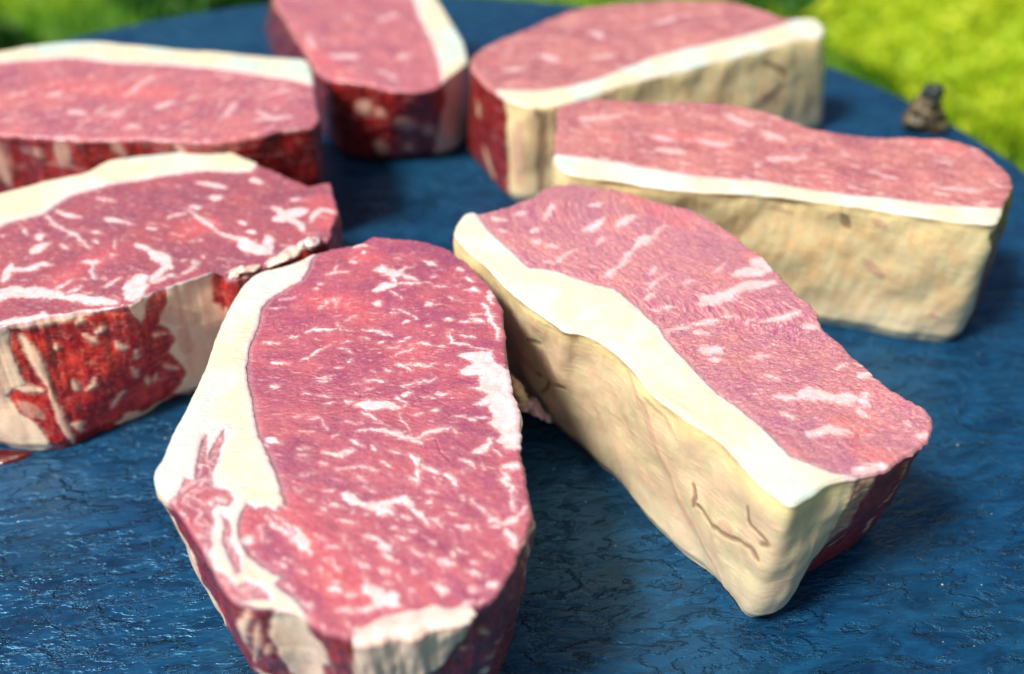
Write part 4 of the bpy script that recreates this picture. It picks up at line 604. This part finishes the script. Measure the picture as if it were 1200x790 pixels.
def build_slate():
    root = empty('slate_board', (PC[0], PC[1], -PT))
    tag(root, 'round blue-grey natural slate board with a chipped edge under all the steaks', 'slate board')
    NA = 720
    th = np.arange(NA)/NA*2*np.pi
    chip = 0.0009*pnoise(th*9, 1.1, 0)+0.0006*pnoise(th*40, 2.1, 0)-0.0012*sstep(.25, .6, pnoise(th*22, 5.1, 0))
    rings = []
    for r in np.linspace(0.002, 0.985, 60): rings.append((PR*r*np.ones(NA), PT*np.ones(NA)))
    rings.append((PR*0.994+chip*.5, PT*np.ones(NA)-0.0003))
    for k, (dr, z) in enumerate(((0, .8), (.0012, .6), (.0016, .35), (.0006, .12), (-.002, 0))):
        j = 0.0007*pnoise(th*30, k*3.3, 1)
        rings.append((PR+chip+dr+j, PT*z*np.ones(NA)))
    rings.append((PR*.5*np.ones(NA), np.zeros(NA)))
    rings.append((PR*.01*np.ones(NA), np.zeros(NA)))
    V = np.array([np.stack([r*np.cos(th), r*np.sin(th), z], -1) for r, z in rings]).reshape(-1, 3)
    nr = len(rings); i = np.arange(nr-1)[:, None]*NA; j = np.arange(NA)[None, :]; jn = (j+1) % NA
    F = np.stack([i+j, i+NA+j, i+NA+jn, i+jn], -1).reshape(-1, 4)
    mesh_obj('slab', V, F, slate_material(), root)
    # turned wooden foot that carries the board, hidden below it
    m, N, bs = new_mat('dark_wood')
    gn = N.noise(N.scale(N.node('ShaderNodeTexCoord').outputs['Object'], (30, 30, 3)), 1, 4, .6, 1)
    N.put(bs.inputs['Base Color'], N.mix(gn, (0.09, 0.05, 0.025), (0.18, 0.10, 0.05))); bs.inputs['Roughness'].default_value = .6
    prof = [(0.0005, 0), (0.10, 0), (0.10, -.018), (.035, -.05), (.028, -.16), (.032, -.30), (.06, -.36), (.12, -.40), (.13, -.442), (.0005, -.442)]
    na = 64; th = np.arange(na)/na*2*np.pi
    V = np.array([[(r*math.cos(a), r*math.sin(a), z) for a in th] for r, z in prof]).reshape(-1, 3)
    i = np.arange(len(prof)-1)[:, None]*na; j = np.arange(na)[None, :]; jn = (j+1) % na
    F = np.stack([i+j, i+na+j, i+na+jn, i+jn], -1).reshape(-1, 4)
    mesh_obj('pedestal', V, F, m, root)
build_slate()

# ---------------------------------------------------------------- lawn and plants behind (far out of focus)
GZ = -0.45
def leaf_mat(name, a, b, c=None, trans=0.35, scale=3.0):
    m, N, bs = new_mat(name)
    pos = N.node('ShaderNodeNewGeometry').outputs['Position']
    rnd = N.attr('tone')
    cc = N.mix(rnd, a, b)
    if c: cc = N.mix(N.step(N.noise(pos, scale, 2, 0.5), 0.45, 0.62), cc, c)
    N.put(bs.inputs['Base Color'], cc); bs.inputs['Roughness'].default_value = 0.6
    tr = N.node('ShaderNodeBsdfTranslucent'); N.put(tr.inputs[0], cc)
    mx = N.node('ShaderNodeMixShader'); mx.inputs[0].default_value = trans
    N.l.new(bs.outputs[0], mx.inputs[1]); N.l.new(tr.outputs[0], mx.inputs[2])
    N.l.new(mx.outputs[0], N.n['Material Output'].inputs[0])
    return m
gm, N, bs = new_mat('lawn_soil')
N.put(bs.inputs['Base Color'], N.mix(N.noise(N.node('ShaderNodeNewGeometry').outputs['Position'], 2.2, 4, .6), (0.03, 0.09, 0.012), (0.10, 0.20, 0.02)))
bs.inputs['Roughness'].default_value = 0.9
tag(mesh_obj('ground', [(-60, -60, GZ), (60, -60, GZ), (60, 60, GZ), (-60, 60, GZ)], [(0, 1, 2, 3)], gm), 'green lawn ground behind and below the slate board', None, None, 'structure')
def blades(name, n, box, h, wdt, mat, seed, z0=GZ):
    r = np.random.RandomState(seed)
    x = r.uniform(box[0], box[1], n); y = r.uniform(box[2], box[3], n)
    a = r.uniform(0, 2*np.pi, n); hh = h*r.uniform(.5, 1.2, n); l = r.uniform(-.5, .5, (n, 2))*hh[:, None]
    w = wdt*r.uniform(.6, 1.3, n)
    dx, dy = np.cos(a)*w/2, np.sin(a)*w/2
    z = np.full(n, z0)
    V = np.stack([np.stack([x-dx, y-dy, z], -1), np.stack([x+dx, y+dy, z], -1),
                  np.stack([x+dx*.6+l[:, 0]*.5, y+dy*.6+l[:, 1]*.5, z+hh*.6], -1), np.stack([x-dx*.6+l[:, 0]*.5, y-dy*.6+l[:, 1]*.5, z+hh*.6], -1),
                  np.stack([x+l[:, 0], y+l[:, 1], z+hh], -1)], 1).reshape(-1, 3)
    k = np.arange(n)[:, None]*5
    F = np.concatenate([k+np.array([[0, 1, 2]]), k+np.array([[0, 2, 3]]), k+np.array([[3, 2, 4]])])
    return mesh_obj(name, V, F, mat, None, {'tone': np.repeat(r.uniform(0, 1, n), 5)}, False)
g_mat = leaf_mat('grass', (0.08, 0.30, 0.012), (0.20, 0.48, 0.02), (0.50, 0.70, 0.02), 0.4, 2.6)  # patchy yellow-green paints sunlit against shaded lawn into the grass colour
tag(blades('grass', 60000, (-1.6, 1.8, 0.3, 3.2), 0.05, 0.005, g_mat, 3), 'green lawn grass out of focus behind the board', 'grass', None, 'stuff')
def shrub(loc, rad, hgt, mat, label, seed, n=7000, leaf=0.011):
    root = empty('garden_shrub', loc)
    tag(root, label, 'shrub', 'garden shrubs on the lawn behind the board')
    r = np.random.RandomState(seed)
    u = r.normal(size=(n, 3)); u /= np.linalg.norm(u, axis=1)[:, None]
    rr = r.uniform(.35, 1, n)**.5*(1+.25*pnoise(u[:, 0]*2, u[:, 1]*2, u[:, 2]*2+seed))
    c = u*rr[:, None]*np.array([rad, rad, hgt*.5])+np.array([0, 0, hgt*.55])
    ax = r.normal(size=(n, 3)); ax /= np.linalg.norm(ax, axis=1)[:, None]
    bx = np.cross(ax, r.normal(size=(n, 3))); bx /= np.linalg.norm(bx, axis=1)[:, None]
    sz = leaf*r.uniform(.6, 1.3, n)[:, None]
    V = np.stack([c-ax*sz, c+bx*sz*.45, c+ax*sz, c-bx*sz*.45], 1).reshape(-1, 3)
    F = np.arange(n*4).reshape(-1, 4)
    mesh_obj('foliage', V, F, mat, root, {'tone': np.repeat(r.uniform(0, 1, n), 4)}, False)
    st = []; fs = []
    for k in range(7):
        a = k*0.9+seed; tip = np.array([math.cos(a)*rad*.6, math.sin(a)*rad*.6, hgt*.7])
        for q, (p, wd) in enumerate(((np.zeros(3), .006), (tip*.5+np.array([0, 0, hgt*.08]), .004), (tip, .0015))):
            for e in range(4): st.append(p+wd*np.array([math.cos(e*math.pi/2), math.sin(e*math.pi/2), 0]))
        b0 = k*12
        for q in range(2):
            for e in range(4): fs.append((b0+q*4+e, b0+q*4+(e+1) % 4, b0+q*4+4+(e+1) % 4, b0+q*4+4+e))
    mesh_obj('stems', st, fs, STEM, root)
STEM, N, bs = new_mat('stem_bark'); bs.inputs['Base Color'].default_value = (0.08, 0.05, 0.025, 1)
N.put(bs.inputs['Base Color'], N.mix(N.noise(N.node('ShaderNodeTexCoord').outputs['Object'], 60, 3), (0.05, 0.03, 0.015), (0.13, 0.09, 0.05)))
dark = leaf_mat('shade_dark_leaves', (0.02, 0.12, 0.010), (0.06, 0.22, 0.015))  # shade on the greenery is put into this dark leaf colour
bright = leaf_mat('sun_yellow_green_leaves', (0.40, 0.62, 0.012), (0.74, 0.80, 0.05), None, 0.5)  # sunlit glow of the greenery is put into this leaf colour
midg = leaf_mat('fresh_green_leaves', (0.06, 0.20, 0.012), (0.16, 0.32, 0.02), None, 0.45)
shrub((-0.78, 1.22, GZ), 0.17, 0.16, dark, 'shade-toned dark green shrub out of focus at the far left behind the board', 1)
shrub((-0.50, 1.62, GZ), 0.12, 0.12, dark, 'small shade-toned dark green shrub out of focus behind the gap left of the rear centre steak', 5)
shrub((0.86, 1.42, GZ), 0.42, 0.13, bright, 'sun-toned bright yellow-green shrub out of focus at the top right beyond the board', 2, 22000)
shrub((0.46, 1.68, GZ), 0.12, 0.08, dark, 'shade-toned dark green shrub out of focus just right of the rear right steak', 3)
shrub((0.50, 0.78, GZ), 0.07, 0.10, dark, 'low shade-toned dark green shrub out of focus beyond the right rim of the board', 4, 2500)

# ---------------------------------------------------------------- the steaks
mA = meat_material('marbled_beef', fop=0.62, wallfat_a=(0.90, 0.64, 0.50), wallfat_b=(0.86, 0.68, 0.54), fleck=-0.012, fibre=0.85)
mB = meat_material('coarse_dry_beef', purple=(0.36, 0.085, 0.22), salmon=(0.54, 0.16, 0.20), fleck=-0.03, fibre=1.5, dry=0.85, soft=0.35, band_c=(0.90, 0.76, 0.38),
                   wallfat_a=(0.80, 0.60, 0.41), wallfat_b=(0.74, 0.64, 0.40))
mC = meat_material('dark_marbled_beef', purple=(0.26, 0.065, 0.12), salmon=(0.40, 0.085, 0.11), fleck=0.0, fibre=0.5, fop=0.6, blood=(0.32, 0.006, 0.006), bloodb=(0.68, 0.045, 0.028), wflk=0.5,
                   wallfat_a=(0.93, 0.62, 0.45), wallfat_b=(0.90, 0.68, 0.50))
mD = meat_material('pale_beef', purple=(0.34, 0.08, 0.15), salmon=(0.56, 0.16, 0.17), fleck=0.02, fibre=0.4, soft=0.8, fsc=0.75, wallfat_a=(0.72, 0.42, 0.34), wallfat_b=(0.66, 0.46, 0.34))
mG = meat_material('rear_beef', purple=(0.30, 0.05, 0.10), salmon=(0.58, 0.19, 0.18), fleck=0.03, fsc=0.7, fibre=0.9, dry=0.30, soft=0.8, band_c=(0.92, 0.78, 0.42),
                   wallfat_a=(0.88, 0.64, 0.34), wallfat_b=(0.88, 0.75, 0.44))
SA = build_steak('A', 'front centre raw steak with dense marbling and thick white fat curving down its left side', mA, grain_A, 1000, 190, 90, 0.7, 0.08, 1.0, 1)
SB = build_steak('B', 'front right raw steak with coarse lean and tall cream fat wall ending in a corner', mB, grain_B, 1000, 170, 100, 0.8, 0.22, 0.9, 2)
SC = build_steak('C', 'raw steak at the left edge with a bright red marbled side facing front', mC, grain_lin(0.25), 900, 150, 90, 0.7, 0.08, 1.0, 3)
build_steak('D', 'raw steak in the top left corner with white fat along its far edge', mD, grain_lin(-0.8), 420, 70, 36, 1.0, 0.08, 0.8, 4)
build_steak('E', 'raw steak at rear centre whose dark red end shows round white fat spots', mD, grain_lin(0.6), 420, 70, 36, 1.0, 0.08, 0.8, 5)
build_steak('F', 'raw steak behind the right one, with tan fat wall and red left end', mG, grain_lin(-0.2), 420, 70, 40, 1.2, 0.10, 0.8, 6)
build_steak('G', 'raw steak at right with long yellow fat wall pierced by one small dark hole', mG, grain_lin(0.35), 640, 90, 60, 0.9, 0.12, 0.9, 7)

# ---------------------------------------------------------------- meat juice seeping out on the slate
jm, N, bs = new_mat('meat_juice')
jo = N.node('ShaderNodeTexCoord').outputs['Object']
N.put(bs.inputs['Base Color'], N.mix(N.noise(jo, 120, 3), (0.05, 0.002, 0.004), (0.11, 0.006, 0.008)))
bs.inputs['Roughness'].default_value = 0.06; bs.inputs['Coat Weight'].default_value = 0.5
def juice(cx, cy, rx, ry, rot, seed, label):
    na = 96; th = np.arange(na)/na*2*np.pi
    k = 1+.28*pnoise(np.cos(th)*1.6, np.sin(th)*1.6, seed)+.10*pnoise(np.cos(th)*6, np.sin(th)*6, seed)
    V = []
    for f_, z in ((0.02, .00075), (.6, .00072), (.88, .0006), (.97, .0004), (1.0, .0001)):
        x, y = rx*k*f_*np.cos(th), ry*k*f_*np.sin(th)
        V.append(np.stack([x*math.cos(rot)-y*math.sin(rot), x*math.sin(rot)+y*math.cos(rot), np.full(na, z)], -1))
    V = np.array(V).reshape(-1, 3)
    i = np.arange(4)[:, None]*na; j = np.arange(na)[None, :]; jn = (j+1) % na
    F = np.stack([i+j, i+na+j, i+na+jn, i+jn], -1).reshape(-1, 4)
    o = mesh_obj('meat_juice', V, F, jm); o.location = (cx, cy, 0)
    tag(o, label, 'juice')
juice(-0.1157, 0.1667, 0.0060, 0.0022, 0.1, 3, 'thin dark red juice under the front edge of the left steak')

# ---------------------------------------------------------------- loose fat on the steaks
def fat_attrs(n, wall=0.15, cap=-4.0, pts=None, depth=12.0, pink=-4.0):
    return {'fat': np.full(n, 3.0), 'cap': np.full(n, cap), 'wall': np.full(n, wall), 'crack': np.full(n, -4.0), 'pink': np.full(n, pink),
            'redness': np.zeros(n), 'grain': pts*1000 if pts is not None else np.zeros((n, 3)), 'depth': np.full(n, depth)}
def flap(St, p0, p1, hang, mat, out=0.0022, seed=0):
    """a thin sheet of fat folded over the rim between the outline points nearest p0 and p1"""
    o, n = St['o'], St['n']; N_ = len(o)
    i0 = int(np.argmin(np.hypot(*(o-np.array(p0)).T))); i1 = int(np.argmin(np.hypot(*(o-np.array(p1)).T)))
    if (i1-i0) % N_ > N_/2: i0, i1 = i1, i0; rev = True
    else: rev = False
    idx = np.array([(i0+k) % N_ for k in range((i1-i0) % N_+1)]); m = len(idx)
    u = np.linspace(0, 1, m); u = u[::-1] if rev else u
    s = np.arange(m)*St['L']/N_
    P, nn = o[idx], n[idx]; T = St['T']; bdir = (St['b'][idx]-P)
    hh = hang*np.clip(1-u**2.2, 0.03, 1)*(1+.15*pnoise(s/2.0, seed, 0))
    back = 0.0030*np.clip(1.2*np.sin(np.pi*np.clip(u, .02, .98))**.5, .1, 1)*(1+.5*pnoise(s/4, seed, 3))
    rows = []
    for k in range(5):                       # lying on the top face
        q = k/4; rows.append((P-nn*(back*(1-q))[:, None]+nn*(out*.5*q), T+0.0001+0.0008*math.sin(q*1.9)+0.0003*pnoise(s/4, q*2, seed)))
    for k in range(1, 26):                   # hanging down the side
        q = k/25; d = hh*q
        off = out*(1-q)**.7+0.0007*pnoise(s/3.5, q*2, seed+2)+0.00025*pnoise(s/1.2, q*5, seed+3)+0.0005
        rows.append((P+bdir*(d/T)[:, None]+nn*(np.maximum(off, .0004))[:, None], T+0.0010-d-0.0006*q))
    rows.append((rows[-1][0]-nn*0.0030, rows[-1][1]))
    V = np.array([np.c_[a, z] for a, z in rows]); nr = len(rows)
    V = V.reshape(-1, 3)-St['loc']
    i = np.arange(nr-1)[:, None]*m; j = np.arange(m-1)[None, :]
    F = np.stack([i+j, i+m+j, i+m+j+1, i+j+1], -1).reshape(-1, 4)
    e = np.cross(V[F[0, 2]]-V[F[0, 0]], V[F[0, 3]]-V[F[0, 1]])
    if e[2] < 0: F = F[:, ::-1]
    at = fat_attrs(len(V), pts=V, cap=-4.0); at['wall'] = np.repeat(np.r_[np.full(5, .25), np.linspace(.3, .8, nr-5)], m)
    mesh_obj('fat_flap', V, F, mat, St['root'], at)
def shred(St, pts, rad, mat, name='fat_shred', wall=0.1, flat=0.6, seed=0):
    """an irregular torn strand along pts (world metres)"""
    P = np.array(pts, float); per = 8; k = (len(P)-1)*per+1
    t = np.linspace(0, len(P)-1, k); C = np.stack([np.interp(t, np.arange(len(P)), P[:, a]) for a in range(3)], 1)
    C += 0.0008*np.stack([pnoise(t*1.3, a*7.1, seed) for a in range(3)], 1)
    tg = np.gradient(C, axis=0); tg /= np.linalg.norm(tg, axis=1)[:, None]
    up = np.array([0, 0, 1.0]); sx = np.cross(tg, up); sx /= np.linalg.norm(sx, axis=1)[:, None]+1e-9; sy = np.cross(sx, tg)
    na = 20; th = np.arange(na)/na*2*np.pi
    r = rad*(0.15+0.85*np.sin(np.pi*np.linspace(.02, .98, k))**.8)*(1+.7*pnoise(t*2.3, seed, 2))
    rr = r[:, None]*(1+.8*pnoise(np.cos(th)[None, :]*1.6+t[:, None]*2.5, np.sin(th)[None, :]*1.6, seed))
    V = C[:, None]+sx[:, None]*(np.cos(th)[None, :, None]*rr[..., None])+sy[:, None]*(np.sin(th)[None, :, None]*rr[..., None]*flat)
    V = np.concatenate([V.reshape(-1, 3), C[:1], C[-1:]])-St['loc']
    F = []
    for a in range(k-1):
        for b in range(na): F.append((a*na+b, a*na+(b+1) % na, (a+1)*na+(b+1) % na, (a+1)*na+b))
    for b in range(na):
        F.append((k*na, (b+1) % na, b, b)); F.append((k*na+1, (k-1)*na+b, (k-1)*na+(b+1) % na, (k-1)*na+(b+1) % na))
    F = np.array(F); tri = F[-2*na:, :3]; quad = F[:-2*na]
    me = bpy.data.meshes.new(name); me.from_pydata(V.tolist(), [], quad.tolist()+tri.tolist())
    for p in me.polygons: p.use_smooth = True
    for nme, arr in fat_attrs(len(V), wall=wall, pts=V).items():
        if arr.ndim == 1: me.attributes.new(nme, 'FLOAT', 'POINT').data.foreach_set('value', arr.astype(np.float32))
        else: me.attributes.new(nme, 'FLOAT_VECTOR', 'POINT').data.foreach_set('vector', arr.astype(np.float32).ravel())
    me.materials.append(mat)
    ob = bpy.data.objects.new(name, me); col.objects.link(ob); ob.parent = St['root']
    return ob
flap(SA, (-0.0226,0.0894), (-0.0059,0.0933), 0.022, mA, 0.0012, 3)
shred(SB, [(-0.0004,0.1719,0.0200), (0.0011,0.1691,0.0180), (0.0034,0.1702,0.0140)], 0.0016, mB, wall=0.50, flat=0.80, seed=1)
shred(SB, [(0.0019,0.1731,0.0140), (0.0039,0.1736,0.0100), (0.0064,0.1735,0.0080), (0.0092,0.1733,0.0050)], 0.0021, mA, wall=0.00, flat=0.40, seed=2)
shred(SB, [(0.0008,0.1725,0.0140), (0.0023,0.1713,0.0120), (0.0030,0.1696,0.0110)], 0.0014, mB, wall=0.30, flat=0.70, seed=6)
shred(SC, [(-0.0557,0.1936,0.0342), (-0.0530,0.1952,0.0350), (-0.0501,0.1977,0.0350), (-0.0479,0.2017,0.0345)], 0.0016, mC, wall=0.30, flat=0.40, seed=7)
shred(SC, [(-0.0635,0.1891,0.0340), (-0.0606,0.1913,0.0348), (-0.0576,0.1935,0.0343)], 0.0014, mC, wall=0.30, flat=0.40, seed=8)
shred(SC, [(-0.0496,0.2002,0.0345), (-0.0473,0.2016,0.0355), (-0.0457,0.2054,0.0340)], 0.0016, mC, wall=0.20, flat=0.60, seed=9)
PEB = (0.1447, 0.3302, 0.0)
# ---------------------------------------------------------------- small mottled lump by the far rim
pr = empty('knob', PEB)
tag(pr, 'small mottled brown knob with a dark tip at the slate rim beyond the right steak', 'knob')
pm, N, bs = new_mat('mottled_shell'); pn = N.noise(N.node('ShaderNodeTexCoord').outputs['Object'], 260, 4, .6, .5)
N.put(bs.inputs['Base Color'], N.mix(N.step(pn, .42, .58), (0.015, 0.012, 0.008), (0.16, 0.12, 0.06))); bs.inputs['Roughness'].default_value = .5
pd, N, bs = new_mat('dark_tip'); N.put(bs.inputs['Base Color'], N.mix(N.noise(N.node('ShaderNodeTexCoord').outputs['Object'], 300, 3), (0.008, 0.01, 0.012), (0.05, 0.06, 0.06))); bs.inputs['Roughness'].default_value = .3
def lump(name, c, r, mat, seed, amp=.45):
    nu, nv = 36, 24; V = []
    for a in range(nv+1):
        for b in range(nu):
            ph, th = math.pi*a/nv, 2*math.pi*b/nu
            V.append((math.sin(ph)*math.cos(th), math.sin(ph)*math.sin(th), math.cos(ph)))
    V = np.array(V); k = 1+amp*pnoise(V[:, 0]*1.5+seed, V[:, 1]*1.5, V[:, 2]*1.5)+amp*.5*pnoise(V[:, 0]*4, V[:, 1]*4, V[:, 2]*4+seed)
    V = V*k[:, None]*np.array(r)+np.array(c)
    F = [(a*nu+b, (a+1)*nu+b, (a+1)*nu+(b+1) % nu, a*nu+(b+1) % nu) for a in range(nv) for b in range(nu)]
    return mesh_obj(name, V, F, mat, pr)
lump('body', (0, 0, .0050), (.0070, .0058, .0056), pm, 1)
lump('collar', (-.0010, 0, .0100), (.0042, .0040, .0030), pm, 4)
lump('tip', (.0002, 0, .0135), (.0034, .0034, .0036), pd, 2)
